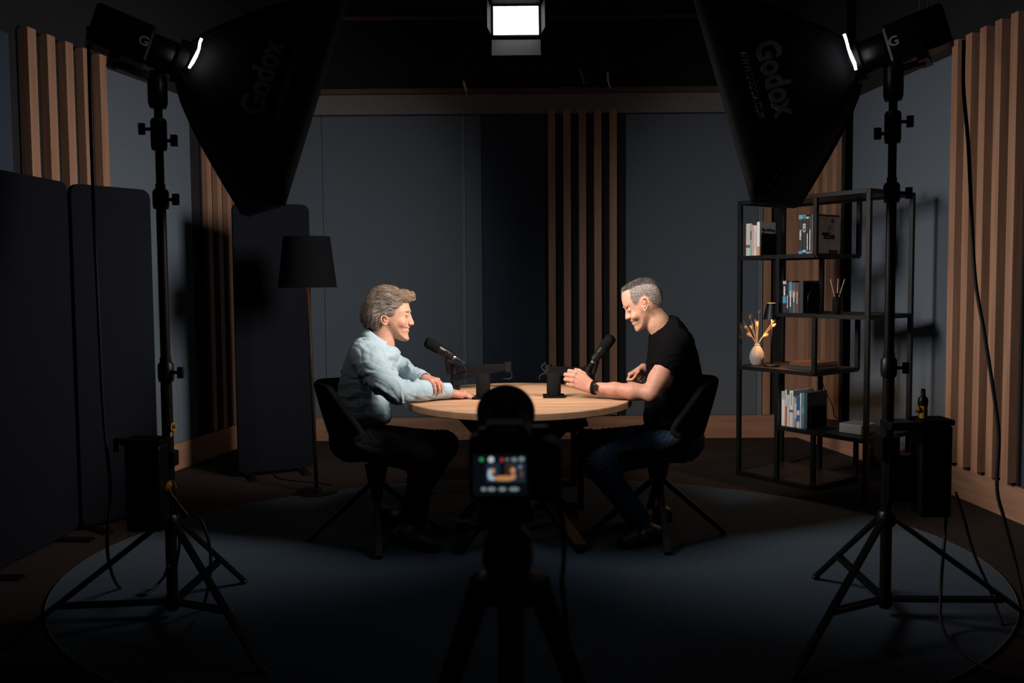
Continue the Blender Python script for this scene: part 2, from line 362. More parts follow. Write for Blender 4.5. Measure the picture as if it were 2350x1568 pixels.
# ------------------------------------------------------------------ microphones on low boom arms
def mic(tip, tail, ball, label, cablepts, yoke_up):
    tip = Vector(tip); tail = Vector(tail); ball = Vector(ball); ax = (tail-tip).normalized(); L = (tail-tip).length
    th = thing('microphone', label, 'microphone', ball, 'podcast microphones')
    r = 0.030
    MB().lathe([(0, 0), (r*0.55, 0.001), (r*0.85, 0.006), (r, 0.018), (r, L*0.46), (r*0.96, L*0.47)], tip, ax, 28).build('windscreen', mat('foam_black', (0.007, 0.007, 0.007), 0.95, var=0.3, vscale=300, bump=0.6, bscale=900, spec=0.1), th, smooth='auto')
    MB().lathe([(r*0.9, L*0.46), (r*0.9, L*0.48), (r*0.84, L*0.49), (r*0.80, L*0.95), (r*0.7, L*0.97), (r*0.35, L)], tip, ax, 28).build('body', BLACK_PLASTIC, th, smooth='auto')
    MB().lathe([(0.0105, L*0.98), (0.0105, L+0.045), (0.008, L+0.05), (0.005, L+0.075)], tip, ax, 14).build('plug', BLACK_PLASTIC, th, smooth='auto')
    MB().lathe([(0.0112, L*1.005), (0.0112, L+0.012)], tip, ax, 14).build('plug_ring', CHROME, th, smooth='auto')
    s = ax.cross(UP).normalized(); m = MB(); c = tip+ax*L*0.72
    for k in (-1, 1):
        m.bar(c+s*k*0.030, c+s*k*0.026+(ball-c)*0.45, 0.022, 0.006, up=ax)
    m.bar(c+(ball-c)*0.42+s*0.029, c+(ball-c)*0.42-s*0.029, 0.022, 0.008, up=ax); m.bar(c+(ball-c)*0.42, ball, 0.018, 0.018)
    m.build('yoke', BLACK_PLASTIC, th, bevel=0.001)
    MB().cyl(c-s*0.038, c+s*0.038, 0.011, n=16).build('yoke_knob', BLACK_PLASTIC, th)
    MB().tube(smooth_pts([tip+ax*(L+0.07)]+cablepts, 8), 0.0028, 8).build('cable', CABLE, th, smooth=True)
    return th
def boom(base, joint, ball, label):
    base = Vector(base); joint = Vector(joint); ball = Vector(ball)
    th = thing('boom_arm', label, 'boom arm', base, 'low microphone arms')
    m = MB(); m.bar(base+UP*0.013, base+UP*0.013+Vector((0.0, 0.0, 0.0001)), 0.001)
    MB().box(base+Vector((-0.035, -0.03, 0.0005)), base+Vector((0.035, 0.04, 0.02))).build('clamp', BLACK_METAL, th, bevel=0.003)
    MB().cyl(base+UP*0.02, (base.x, base.y, joint.z+0.02), 0.014, n=18).build('post', BLACK_METAL, th, smooth='auto')
    j0 = Vector((base.x, base.y, joint.z))
    MB().bar(j0, joint, 0.036, 0.036).build('lower_arm', MATTE_BLACK, th, bevel=0.004)
    MB().bar(joint+UP*0.0, ball, 0.034, 0.036).build('upper_arm', MATTE_BLACK, th, bevel=0.004)
    for p in (joint, j0): MB().cyl(p-UP*0.028, p+UP*0.028, 0.024, n=20).build('hinge', BLACK_PLASTIC, th, smooth='auto')
    MB().cyl(ball-UP*0.03, ball+UP*0.03, 0.013, n=16).build('stud', BLACK_METAL, th, smooth='auto')
YM = 4.62
tipL = at(976, 783, YM-0.05); tailL = at(1040, 819, YM-0.02); ballL = at(1030, 857, YM)
mic(tipL, tailL, ballL, 'black podcast microphone tilted toward the person in the blue shirt', [at(1062, 834, YM-0.02), at(1070, 852, YM), at(1066, 866, YM+0.01)], 1)
tipR = at(1406, 772, YM-0.06); tailR = at(1362, 828, YM-0.02); ballR = at(1362, 858, YM)
mic(tipR, tailR, ballR, 'black podcast microphone tilted toward the person in the black T-shirt', [at(1350, 846, YM-0.02), at(1342, 862, YM), at(1343, 872, YM+0.02)], 1)
boom((at(1041, 886, 4.66).x, 4.66, TH), at(1165, 842, 4.74), at(1043, 868, 4.66)+UP*0.004, 'low black boom arm behind the tumbler near the blue shirt')
boom((at(1352, 886, 4.66).x, 4.70, TH), at(1258, 848, 4.80), at(1352, 870, 4.66)+UP*0.004, 'low black boom arm behind the raised fist')
tag(MB().tube(smooth_pts([at(1150, 846, 4.74), at(1168, 850, 4.74), at(1175, 862, 4.75), at(1170, 869, 4.75), at(1152, 869, 4.76)], 8), 0.003, 8).build('microphone_cable', CABLE, smooth=True), 'thin cable looping off the end of the boom arm near the blue shirt', 'cable')
tag(MB().tube(smooth_pts([at(1253, 832, 4.79), at(1243, 842, 4.78), at(1250, 852, 4.78), at(1262, 850, 4.78), at(1240, 862, 4.79), at(1238, 872, 4.79)], 8), 0.003, 8).build('microphone_cable', CABLE, smooth=True), 'thin cable curling off the boom arm end behind the raised fist', 'cable')

# ------------------------------------------------------------------ bucket chairs
def chair(cx, cy, face, label):
    th = thing('swivel_chair', label, 'chair', (cx, cy, RZ), 'black bucket chairs')
    fx = Vector((face, 0, 0)); sy = Vector((0, 1, 0)); O = Vector((cx, cy, RZ))
    # shell: parameter s runs from seat front to backrest top, t across
    prof = [(0.24, 0.425, 0.20, 0.00), (0.16, 0.425, 0.235, 0.02), (0.04, 0.415, 0.255, 0.07), (-0.08, 0.41, 0.265, 0.13), (-0.17, 0.435, 0.265, 0.23), (-0.225, 0.50, 0.265, 0.27), (-0.255, 0.60, 0.26, 0.22), (-0.285, 0.71, 0.25, 0.15), (-0.305, 0.79, 0.225, 0.11), (-0.312, 0.825, 0.19, 0.09)]
    nt = 17; vin = []; k = len(prof)
    for i, (x, z, hw, wing) in enumerate(prof):
        back = max(0.0, min(1.0, (i-3)/3.0))
        for j in range(nt):
            t = -1+2*j/(nt-1); q = abs(t)**2.2
            px = x+wing*q*back*0.95+(0.02*q if back > 0 else 0); pz = z+wing*q*(1-back)*0.95
            vin.append(O+fx*px+sy*(t*hw)+UP*pz)
    # thickness: offset copy
    fs = [(i*nt+j, i*nt+j+1, (i+1)*nt+j+1, (i+1)*nt+j) for i in range(k-1) for j in range(nt-1)]
    me = MB().add(vin, fs).mesh('shell'); so = obj('shell', me, CHAIR_FAB, th, True)
    sd = so.modifiers.new('solid', 'SOLIDIFY'); sd.thickness = 0.045; sd.offset = -1 if face > 0 else -1
    sb = so.modifiers.new('sub', 'SUBSURF'); sb.levels = 2; sb.render_levels = 2
    MB().cyl(O+UP*0.30, O+UP*0.385, 0.045, 0.06, 20).build('seat_plate', BLACK_METAL, th, smooth='auto')
    MB().cyl(O+UP*0.20, O+UP*0.31, 0.03, n=18).build('column', BLACK_METAL, th, smooth='auto')
    for a in ANG[face]:
        dv = Vector((math.cos(a), math.sin(a), 0)); m = MB(); m.bar(O+dv*0.03+UP*0.285, O+dv*0.345+UP*0.010, 0.034, 0.026)
        m.build('leg', BLACK_METAL, th, bevel=0.002)
        MB().cyl(O+dv*0.335+UP*0.0005, O+dv*0.335+UP*0.008, 0.014, n=12).build('foot', BLACK_PLASTIC, th)
    return th
def _angs(c, pts): return [math.atan2(p[1]-c[1], p[0]-c[0]) for p in pts]
CL, CR = (-0.705, 4.335), (0.752, 4.365)
ANG = {1: _angs(CL, [(-1.04, 4.28), (-0.65, 4.03), (-0.374, 4.385), (-0.76, 4.66)]), -1: _angs(CR, [(1.066, 4.347), (0.741, 3.995), (0.437, 4.386), (0.76, 4.7)])}
chair(*CL, 1, 'black upholstered swivel chair under the person in the blue shirt')
chair(*CR, -1, 'black upholstered swivel chair under the person in the black T-shirt')

# ------------------------------------------------------------------ freestanding felt screens
def screen(p, q, h, label, r=0.05):
    p = Vector(p); q = Vector(q); t = (q-p).normalized(); n = Vector((t.y, -t.x, 0)); w = (q-p).length
    th = thing('felt_screen', label, 'room divider', (p+q)/2, 'freestanding felt screens')
    MB().prism(rrect(w, h-0.03, r), p+UP*0.03-n*0.02, t, UP, 0.04).build('panel', FELT_DARK, th, smooth='auto', bevel=0.004)
    for s in (0.15, 0.85):
        c = p+t*w*s; MB().bar(c-n*0.16+UP*0.008, c+n*0.16+UP*0.008, 0.05, 0.014).build('foot', BLACK_METAL, th)
        MB().bar(c+UP*0.015, c+UP*0.045, 0.03).build('foot_post', BLACK_METAL, th)
screen((-2.075, 4.895, 0), (-2.335, 4.52, 0), 1.87, 'dark felt screen with rounded top beside the left light stand')
screen((-2.345, 4.49, 0), (-2.40, 3.68, 0), 1.87, 'dark felt screen cut by the left edge of the picture')
screen((-1.42, 5.99, 0), (-1.885, 5.765, 0), 1.88, 'dark felt screen standing behind the floor lamp')

# ------------------------------------------------------------------ floor lamp
LB = fl(727, 1134); lt = at(705, 600, LB.y)
flp = thing('floor_lamp', 'black floor lamp with a tapered drum shade', 'lamp', (LB.x, LB.y, 0))
MB().lathe([(0, 0.0005), (0.125, 0.0005), (0.13, 0.004), (0.13, 0.018), (0.125, 0.022), (0, 0.022)], (LB.x, LB.y, 0), n=40).build('base', BLACK_METAL, flp, smooth='auto')
sb_ = at(706, 660, LB.y); tp = at(703, 548, LB.y)
MB().tube([LB+UP*0.02, (sb_.x, sb_.y, sb_.z+0.12)], 0.0115, 14).build('pole', mat('dark_lamp_pole', (0.016, 0.011, 0.009), 0.5, spec=0.1), flp, smooth=True)
MB().lathe([(0.03, 0.02), (0.03, 0.035)], LB, n=20).build('collar', BLACK_METAL, flp)
shx = Vector((sb_.x, sb_.y, sb_.z)); hh = 0.315
MB().lathe([(0.180, 0.0), (0.143, hh), (0.140, hh), (0.177, 0.0), (0.180, 0.0)], shx, n=48).build('lamp_shade', mat('black_lamp_cloth', (0.003, 0.003, 0.004), 0.9, var=0.2, vscale=200, spec=0.05), flp, smooth='auto')
m = MB()
for k in range(3):
    a = k*2*math.pi/3; m.bar(shx+UP*0.11, shx+Vector((math.cos(a)*0.165, math.sin(a)*0.165, 0.11)), 0.004)
m.build('shade_ring', BLACK_METAL, flp)
MB().ell(shx+UP*0.155, ((1, 0, 0), (0, 1, 0), UP), (0.028, 0.028, 0.038)).build('bulb', mat('warm_bulb', (1, 0.6, 0.3), emit=(1.0, 0.42, 0.14), estr=130.0), flp, smooth=True)
tag(MB().tube(smooth_pts([LB+Vector((0.1, 0.06, 0.012)), LB+Vector((0.0, 0.25, 0.006)), LB+Vector((-0.35, 0.42, 0.006)), LB+Vector((-0.5, 0.8, 0.006))]), 0.004, 6).build('lamp_cord', CABLE, smooth=True), 'thin black cord on the floor behind the floor lamp', 'cable')

# ------------------------------------------------------------------ open metal shelf
SA = Vector((1.543, 5.752, 0)); SW = Vector((2.093-1.543, 4.993-5.752, 0)); SWL = SW.length; sw = SW.normalized(); sn = Vector((-sw.y, sw.x, 0))   # sn: towards the wall
if sn.x < 0: sn = -sn
SD = 0.47; SH = 1.86; LV = [0.02, 0.37, 0.74, 1.105, 1.48, SH-0.012]
def sp(t, dpt, z): return SA+SW*t+sn*dpt+UP*z
shelf = thing('open_shelf', 'tall black open metal shelf in front of the right wall', 'shelf', SA+SW*0.5+sn*SD/2)
TB = 0.026
def post(t, dpt, z0, z1, name='post'): MB().bar(sp(t, dpt, z0), sp(t, dpt, z1), TB, TB, up=sw).build(name, BLACK_METAL, shelf, bevel=0.001)
TA, TBB = 0.62, 0.33
for t in (0.0, 1.0):
    for dpt in (0, SD): post(t, dpt, 0.0005, SH)
for dpt in (0, SD):
    post(TA, dpt, LV[4], LV[5]); post(TBB, dpt, LV[3], LV[4]); post(TA, dpt, LV[2], LV[3]); post(TBB, dpt, LV[1], LV[2]); post(TA, dpt, 0.0005, LV[1]); post(TBB, dpt, 0.0005, LV[1])
def plate(t0, t1, z):
    ft_ = MB()
    for dpt in (0, SD): ft_.bar(sp(t0, dpt, z), sp(t1, dpt, z), TB, TB)
    for t in (t0, t1): ft_.bar(sp(t, 0, z), sp(t, SD, z), TB, TB)
    MB().obox(sp((t0+t1)/2, SD/2, z+0.006), (sw, sn, UP), (SWL*(t1-t0)/2-0.010, SD/2-0.010, 0.006)).build('shelf_board', mat('dark_shelf_board', (0.020, 0.014, 0.012), 0.45, var=0.2, vscale=30), shelf)
    ft_.build('shelf_frame', BLACK_METAL, shelf, bevel=0.001)
plate(0, 1, LV[5]); plate(0, TA, LV[4]); plate(TBB, 1, LV[3]); plate(0, TA, LV[2]); plate(TBB, 1, LV[1]); plate(0, TA, LV[0])
MB().tube([sp(0.86, SD, SH+0.001), sp(0.86, SD, SH+0.035), sp(0.875, SD, SH+0.042), sp(0.89, SD, SH+0.03), sp(0.89, SD, SH+0.001)], 0.004, 6).build('wall_hook', BLACK_METAL, shelf, smooth=True)
ZS = 0.0135  # board top above level
PAPER = mat('book_pages', (0.62, 0.58, 0.50), 0.9, var=0.2, vscale=300)
def bk(t, w, h, depth, colr, label, z, d0=0.02, spine=None, bands=(), face=None, cover=None, group=None, base=0.0):
    """one upright book: spine toward the room, thickness along the shelf"""
    name = 'book'
    o_ = sp(t, d0, z+ZS)+UP*base
    th = thing('book', label, 'book', o_, group)
    cm = mat('cover_%d_%d_%d' % tuple(int(c*255) for c in colr), colr, 0.55, var=0.08, vscale=20)
    T = 0.0022
    m = MB()
    m.obox(o_+sw*(w/2)+sn*T/2+UP*h/2, (sw, sn, UP), (w/2, T/2, h/2))
    m.obox(o_+sw*(T/2)+sn*(depth/2)+UP*h/2, (sw, sn, UP), (T/2, depth/2, h/2)); m.obox(o_+sw*(w-T/2)+sn*(depth/2)+UP*h/2, (sw, sn, UP), (T/2, depth/2, h/2))
    m.build('cover', cm, th)
    MB().obox(o_+sw*(w/2)+sn*(depth/2-0.001)+UP*h/2, (sw, sn, UP), (w/2-T, depth/2-0.003, h/2-0.003)).build('pages', PAPER, th)
    for (b0, b1, bc) in bands:
        bm_ = mat('band_%d_%d_%d' % tuple(int(c*255) for c in bc), bc, 0.55, var=0.1, vscale=40)
        MB().obox(o_+sw*(w/2)-sn*0.0006+UP*(h*(b0+b1)/2), (sw, sn, UP), (w/2, 0.0006, h*(b1-b0)/2)).build('spine_band', bm_, th)
    if spine:
        txt, sz, pm, h0, wd = spine
        if txt: lettering(txt, sz, o_+sw*(w/2)-sn*0.0016+UP*(h*h0), UP, -sw, pm, th, 'spine_title', bold=sz*0.02, width=wd)
        else:   # print too small to read in the photograph: bare strokes
            m = MB(); z_ = h*h0; rr_ = random.Random(int(t*1e5))
            while z_ < h*h0+wd:
                ln_ = rr_.uniform(0.004, 0.011); m.obox(o_+sw*(w/2)-sn*0.0015+UP*(z_+ln_/2), (sw, sn, UP), (sz*0.33, 0.0004, ln_/2)); z_ += ln_+0.0025
            m.build('spine_print', pm, th)
    return th, o_, w, h, depth
# --- upper left stack (level 4)
t = 0.035
G1 = 'books on the upper left of the shelf'
def nxt(w): 
    global t
    r = t; t += w/SWL+0.0012; return r
CRM = (0.62, 0.58, 0.52); WHT = (0.66, 0.65, 0.64)
bk(nxt(0.034), 0.034, 0.215, 0.15, CRM, 'thick cream book at the far left of the upper shelf', LV[4], bands=((0.25, 0.34, (0.22, 0.07, 0.03)),), spine=('', 0.014, PRINT_GREY, 0.45, 0.09), group=G1)
bk(nxt(0.012), 0.012, 0.215, 0.15, (0.55, 0.50, 0.46), 'thin beige book with a turquoise foot on the upper shelf', LV[4], bands=((0.0, 0.4, (0.25, 0.5, 0.55)),), spine=('', 0.009, PRINT_BLACK, 0.5, 0.05), group=G1)
bk(nxt(0.013), 0.013, 0.205, 0.14, (0.70, 0.50, 0.45), 'slim pinkish book among the white ones on the upper shelf', LV[4], group=G1)
bk(nxt(0.025), 0.025, 0.20, 0.14, (0.72, 0.70, 0.76), 'white book with small print on the upper shelf', LV[4], spine=('', 0.011, PRINT_GREY, 0.2, 0.13), group=G1)
th, o_, w, h, dp = bk(nxt(0.024), 0.024, 0.222, 0.165, (0.82, 0.80, 0.76), 'pale book with The 4-Hour printed on its cover', LV[4], bands=((0.0, 0.27, (0.55, 0.33, 0.16)),), group=G1)
cv = o_+sw*(w+0.001)
lettering('The 4-Hour', 0.030, cv+sn*0.012+UP*h*0.76, sn, UP, PRINT_BLACK, th, 'cover_title', width=0.14)
lettering('Workweek', 0.030, cv+sn*0.012+UP*h*0.64, sn, UP, PRINT_BLACK, th, 'cover_title', width=0.14)
MB().obox(cv+sn*0.082+UP*h*0.135, (sw, sn, UP), (0.0006, 0.08, h*0.135)).build('cover_band', mat('cover_orange', (0.45, 0.22, 0.10), 0.6), th)
def bookend(t, z, h, depth, label, arch=False, d0=0.01):
    o2 = sp(t, d0, z+ZS)
    th = thing('bookend', label, 'bookend', o2, 'black metal bookends')
    MB().prism(rrect(depth, h, 0.02, only_top=True), o2, sn, UP, -0.004).build('upright', MATTE_BLACK, th)
    MB().obox(o2+sw*0.045+sn*depth/2+UP*0.0012, (sw, sn, UP), (0.04, depth/2, 0.0012)).build('foot', MATTE_BLACK, th)
    if arch:
        pts = [(0.03+0.0, 0.012)]+[(depth/2+(depth*0.3)*math.cos(a), h*0.5+depth*0.3*math.sin(a)) for a in [math.pi-math.pi*i/12 for i in range(13)]]+[(depth/2+depth*0.3, 0.012)]
        MB().tube([o2+sn*p[0]+UP*p[1]+sw*0.006 for p in [(depth/2-depth*0.3, 0.012)]+pts[1:]], 0.004, 6).build('arch_trim', BLACK_PLASTIC, th, smooth=True)
    return th
bookend(t+0.010, LV[4], 0.145, 0.16, 'black plate bookend holding the white books on the upper shelf', d0=0.025)
# --- upper right stack
t = 0.475; G2 = 'books on the upper right of the shelf'
DK = (0.012, 0.013, 0.016)
bk(nxt(0.028), 0.028, 0.245, 0.19, DK, 'black book titled POSEN! with a blue head band', LV[4], bands=((0.89, 1.0, (0.10, 0.35, 0.48)), (0.0, 0.075, (0.05, 0.25, 0.55))), spine=('POSEN!', 0.019, PRINT_WHITE, 0.36, 0.062), group=G2)
bk(nxt(0.025), 0.025, 0.245, 0.19, DK, 'black book titled CSS with a teal head band', LV[4], bands=((0.90, 1.0, (0.04, 0.22, 0.22)), (0.04, 0.10, (0.2, 0.5, 0.6))), spine=('CSS', 0.028, PRINT_WHITE, 0.55, 0.055), group=G2)
bk(nxt(0.017), 0.017, 0.238, 0.18, DK, 'thin black book with a white head band beside the CSS book', LV[4], bands=((0.92, 0.97, (0.6, 0.62, 0.66)), (0.0, 0.06, (0.1, 0.3, 0.45))), spine=('', 0.010, PRINT_WHITE, 0.10, 0.10), group=G2)
bk(nxt(0.017), 0.017, 0.238, 0.18, (0.03, 0.03, 0.035), 'thin dark book right against the shelf post', LV[4], bands=((0.0, 0.06, (0.5, 0.1, 0.12)),), spine=('', 0.010, PRINT_WHITE, 0.10, 0.12), group=G2)
bk(nxt(0.020), 0.020, 0.247, 0.27, (0.09, 0.09, 0.10), 'tall grey book behind the white covered one on the upper shelf', LV[4], group=G2)
th, o_, w, h, dp = bk(nxt(0.017), 0.017, 0.232, 0.235, (0.88, 0.86, 0.82), 'white covered book with a red dot and circle drawing facing out', LV[4], d0=0.03, group=G2)
cv = o_+sw*(w+0.001)
MB().prism([(0.016*math.cos(a), 0.016*math.sin(a)) for a in [2*math.pi*i/24 for i in range(24)]], cv+sn*0.155+UP*h*0.885, sn, UP, -0.001).build('red_dot', mat('red_print', (0.55, 0.03, 0.03), 0.6), th)
MB().obox(cv+sn*0.12+UP*h*0.455, (sw, sn, UP), (0.0007, 0.058, 0.014)).build('title_block', PRINT_BLACK, th)
MB().obox(cv+sn*0.085+UP*h*0.525, (sw, sn, UP), (0.0007, 0.04, 0.010)).build('title_block', PRINT_BLACK, th)
lettering('Layout', 0.013, cv+sw*0.001+sn*0.085+UP*h*0.455, sn, UP, PRINT_WHITE, th, 'cover_title', width=0.05)
MB().tube([cv+sn*(0.128+0.035*math.cos(a))+UP*(h*0.40+0.028*math.sin(a)) for a in [2*math.pi*i/28 for i in range(28)]], 0.0012, 5, closed=True).build('ring_drawing', PRINT_GREY, th)
MB().tube([cv+sn*(0.135+0.028*math.cos(a))+UP*(h*0.68+0.026*math.sin(a)) for a in [2*math.pi*i/28 for i in range(28)]], 0.002, 5, closed=True).build('ring_drawing', PRINT_GREY, th)
MB().obox(cv+sn*0.130+UP*h*0.68, (sw, sn, UP), (0.0008, 0.015, 0.012)).build('square_drawing', PRINT_GREY, th)
MB().obox(cv+sn*0.165+UP*h*0.055, (sw, sn, UP), (0.0007, 0.045, 0.011)).build('blue_block', mat('navy_print', (0.02, 0.04, 0.14), 0.6), th)
# --- middle shelf (level 3)
t = TBB+0.022; G3 = 'dark books on the middle shelf'
for w, h, c, bands, spn, lab in (
    (0.026, 0.205, DK, ((0.30, 0.52, (0.05, 0.30, 0.50)), (0.9, 1.0, (0.45, 0.45, 0.5))), ('', 0.017, PRINT_WHITE, 0.55, 0.055), 'black book with a bright blue lower band on the middle shelf'),
    (0.018, 0.20, DK, (), ('', 0.009, PRINT_WHITE, 0.15, 0.08), 'thin black book second from the left on the middle shelf'),
    (0.026, 0.205, (0.03, 0.05, 0.08), ((0.5, 0.95, (0.06, 0.22, 0.32)),), ('', 0.012, PRINT_WHITE, 0.2, 0.10), 'dark blue book with white print on the middle shelf'),
    (0.022, 0.195, (0.09, 0.09, 0.10), ((0.5, 0.75, (0.28, 0.15, 0.08)),), ('', 0.012, PRINT_WHITE, 0.36, 0.06), 'grey book with a brown patch on the middle shelf'),
    (0.024, 0.195, (0.08, 0.04, 0.03), (), ('', 0.011, PRINT_GREY, 0.3, 0.08), 'dark reddish brown book on the middle shelf'),
    (0.030, 0.205, (0.02, 0.02, 0.02), (), None, 'plain black book next to the bookend on the middle shelf')):
    bk(nxt(w), w, h, 0.17, c, lab, LV[3], bands=bands, spine=spn, group=G3)
bookend(t+0.012, LV[3], 0.19, 0.17, 'black arch bookend beside the reed diffuser', arch=True)
# reed diffuser
rd = sp(0.745, 0.05, LV[3]+ZS)
dth = thing('reed_diffuser', 'black bottle reed diffuser with three pale sticks', 'diffuser', rd)
MB().lathe([(0, 0), (0.022, 0), (0.024, 0.003), (0.024, 0.085), (0.020, 0.100), (0.009, 0.110), (0.009, 0.118), (0.014, 0.120), (0.014, 0.130), (0, 0.130)], rd, n=24).build('bottle', MATTE_BLACK, dth, smooth='auto')
REED = mat('pale_reed', (0.62, 0.45, 0.33), 0.8)
for dx, dy in ((-0.040, 0.0), (0.012, 0.01), (0.045, -0.01)):
    MB().tube([rd+UP*0.06, rd+UP*0.215+Vector((dx, dy, 0))], 0.0018, 6).build('reed', REED, dth)
# --- vase level (2): vase, dried grasses, lamp, flat books
vb = sp(0.080, 0.09, LV[2]+ZS)
vth = thing('vase', 'small white ribbed vase on the open shelf', 'vase', vb)
VASE = mat('white_ribbed_ceramic', (0.34, 0.30, 0.28), 0.35, var=0.05)
MB().lathe([(0, 0), (0.028, 0), (0.036, 0.01), (0.0465, 0.04), (0.048, 0.062), (0.042, 0.09), (0.030, 0.115), (0.019, 0.130), (0.0155, 0.137), (0.019, 0.142), (0.016, 0.144), (0.013, 0.135), (0, 0.13)], vb, n=132, rib=0.035, nrib=22).build('body', VASE, vth, smooth=True)
STEM = mat('dry_stem', (0.55, 0.38, 0.18), 0.8); TUFT = mat('dry_tuft', (0.62, 0.42, 0.22), 0.9, var=0.3, vscale=300)
vy = vb.y
heads = [(1697, 722, 0.9), (1742, 716, 0.8), (1722, 728, 1.0), (1737, 744, 1.15), (1724, 752, 0.8), (1712, 753, 0.8), (1773, 748, 1.05), (1755, 770, 1.3), (1721, 770, 1.1), (1775, 738, 0.7), (1733, 736, 0.7)]
for i, (px, py, sc) in enumerate(heads):
    hp = at(px, py, vy+rng.uniform(-0.05, 0.05)); root = vb+UP*0.10; neck = vb+UP*0.142+Vector((0.008*(px-1738)/35, 0, 0))
    gth = thing('dried_grass', 'dried bunny-tail grass stem in the white vase, ' + ('lit low by the small lamp' if py > 740 else 'reaching high'), 'dried flower', neck, 'dried grasses in the vase')
    mid = (neck+hp)/2+Vector((0, 0, 0.01)); pts = smooth_pts([root, neck, mid, hp], 5)
    MB().tube(pts, 0.0007, 5).build('stem', STEM, gth)
    dv = (hp-mid).normalized(); sd_ = dv.orthogonal().normalized(); m = MB()
    m.ell(hp, (sd_, dv.cross(sd_), dv), (0.006*sc, 0.006*sc, 0.015*sc), 8, 6)
    for k in range(140):
        a = rng.normal(size=3); a /= np.linalg.norm(a); a = Vector(a)
        q = hp+dv*(a.dot(dv))*0.012*sc+(a-dv*a.dot(dv))*0.005*sc; e = q+(a*0.5+dv*0.7).normalized()*0.017*sc
        s2 = a.orthogonal().normalized()*0.0005; m.add([q-s2, q+s2, e], [(0, 1, 2)])
    m.build('tuft', TUFT, gth)
lb = sp(0.198, 0.10, LV[2]+ZS); lq = at(1772, 733, lb.y)
tl = thing('table_lamp', 'small black cordless lamp glowing on the open shelf', 'lamp', lb)
MB().lathe([(0, 0), (0.052, 0), (0.054, 0.002), (0.054, 0.011), (0.05, 0.014), (0, 0.014)], lb, n=32).build('base', BLACK_METAL, tl, smooth='auto')
hz = lq.z-lb.z
MB().cyl(lb+UP*0.013, lb+UP*(hz+0.03), 0.005, n=10).build('stem', BLACK_METAL, tl, smooth=True)
MB().lathe([(0.057, hz), (0.033, hz+0.108), (0.031, hz+0.108), (0.055, hz), (0.057, hz)], lb, n=36).build('lamp_shade', BLACK_METAL, tl, smooth='auto')
MB().lathe([(0.0, hz+0.030), (0.026, hz+0.030), (0.024, hz+0.036), (0, hz+0.036)], lb, n=24).build('light_disc', mat('warm_disc', (1, 0.7, 0.4), emit=(1.0, 0.48, 0.16), estr=20.0), tl)
MB().lathe([(0.030, hz+0.1045), (0.0305, hz+0.109), (0.0, hz+0.1095)], lb, n=24).build('top_glow', mat('warm_top', (1, 0.7, 0.4), emit=(1.0, 0.42, 0.14), estr=1.6), tl)
pl_ = bpy.data.lights.new('table_lamp_light', 'POINT'); pl_.energy = 13.0; pl_.color = (1.0, 0.50, 0.20); pl_.shadow_soft_size = 0.012
plo = bpy.data.objects.new('table_lamp_light', pl_); COL.objects.link(plo); plo.location = lb+UP*(hz+0.018)
fb = sp(0.455, 0.09, LV[2]+ZS)
for i, (w, dpt, hgt, c, lab, off) in enumerate(((0.20, 0.27, 0.022, (0.03, 0.028, 0.028), 'dark book lying flat under another beside the small lamp', 0.0), (0.19, 0.25, 0.024, (0.11, 0.045, 0.025), 'reddish brown book lying on top of the flat pile', 0.012))):
    z0 = 0.0005+(0.0228 if i else 0.0); b0 = fb+sw*off+UP*z0
    b0 = sp(0.36, 0.06, LV[2]+ZS)+UP*z0+sw*off+sn*off
    th = thing('book', lab, 'book', b0, 'flat books on the vase shelf')
    cm = mat('flat_cover_%d' % i, c, 0.45, var=0.1); m = MB()
    m.obox(b0+sw*w/2+sn*dpt/2+UP*0.001, (sw, sn, UP), (w/2, dpt/2, 0.001)); m.obox(b0+sw*w/2+sn*dpt/2+UP*(hgt-0.001), (sw, sn, UP), (w/2, dpt/2, 0.001)); m.obox(b0+sw*w/2+sn*0.001+UP*hgt/2, (sw, sn, UP), (w/2, 0.001, hgt/2))
    m.build('cover', cm, th); MB().obox(b0+sw*w/2+sn*dpt/2+UP*hgt/2, (sw, sn, UP), (w/2-0.004, dpt/2-0.004, hgt/2-0.0022)).build('pages', PAPER, th)
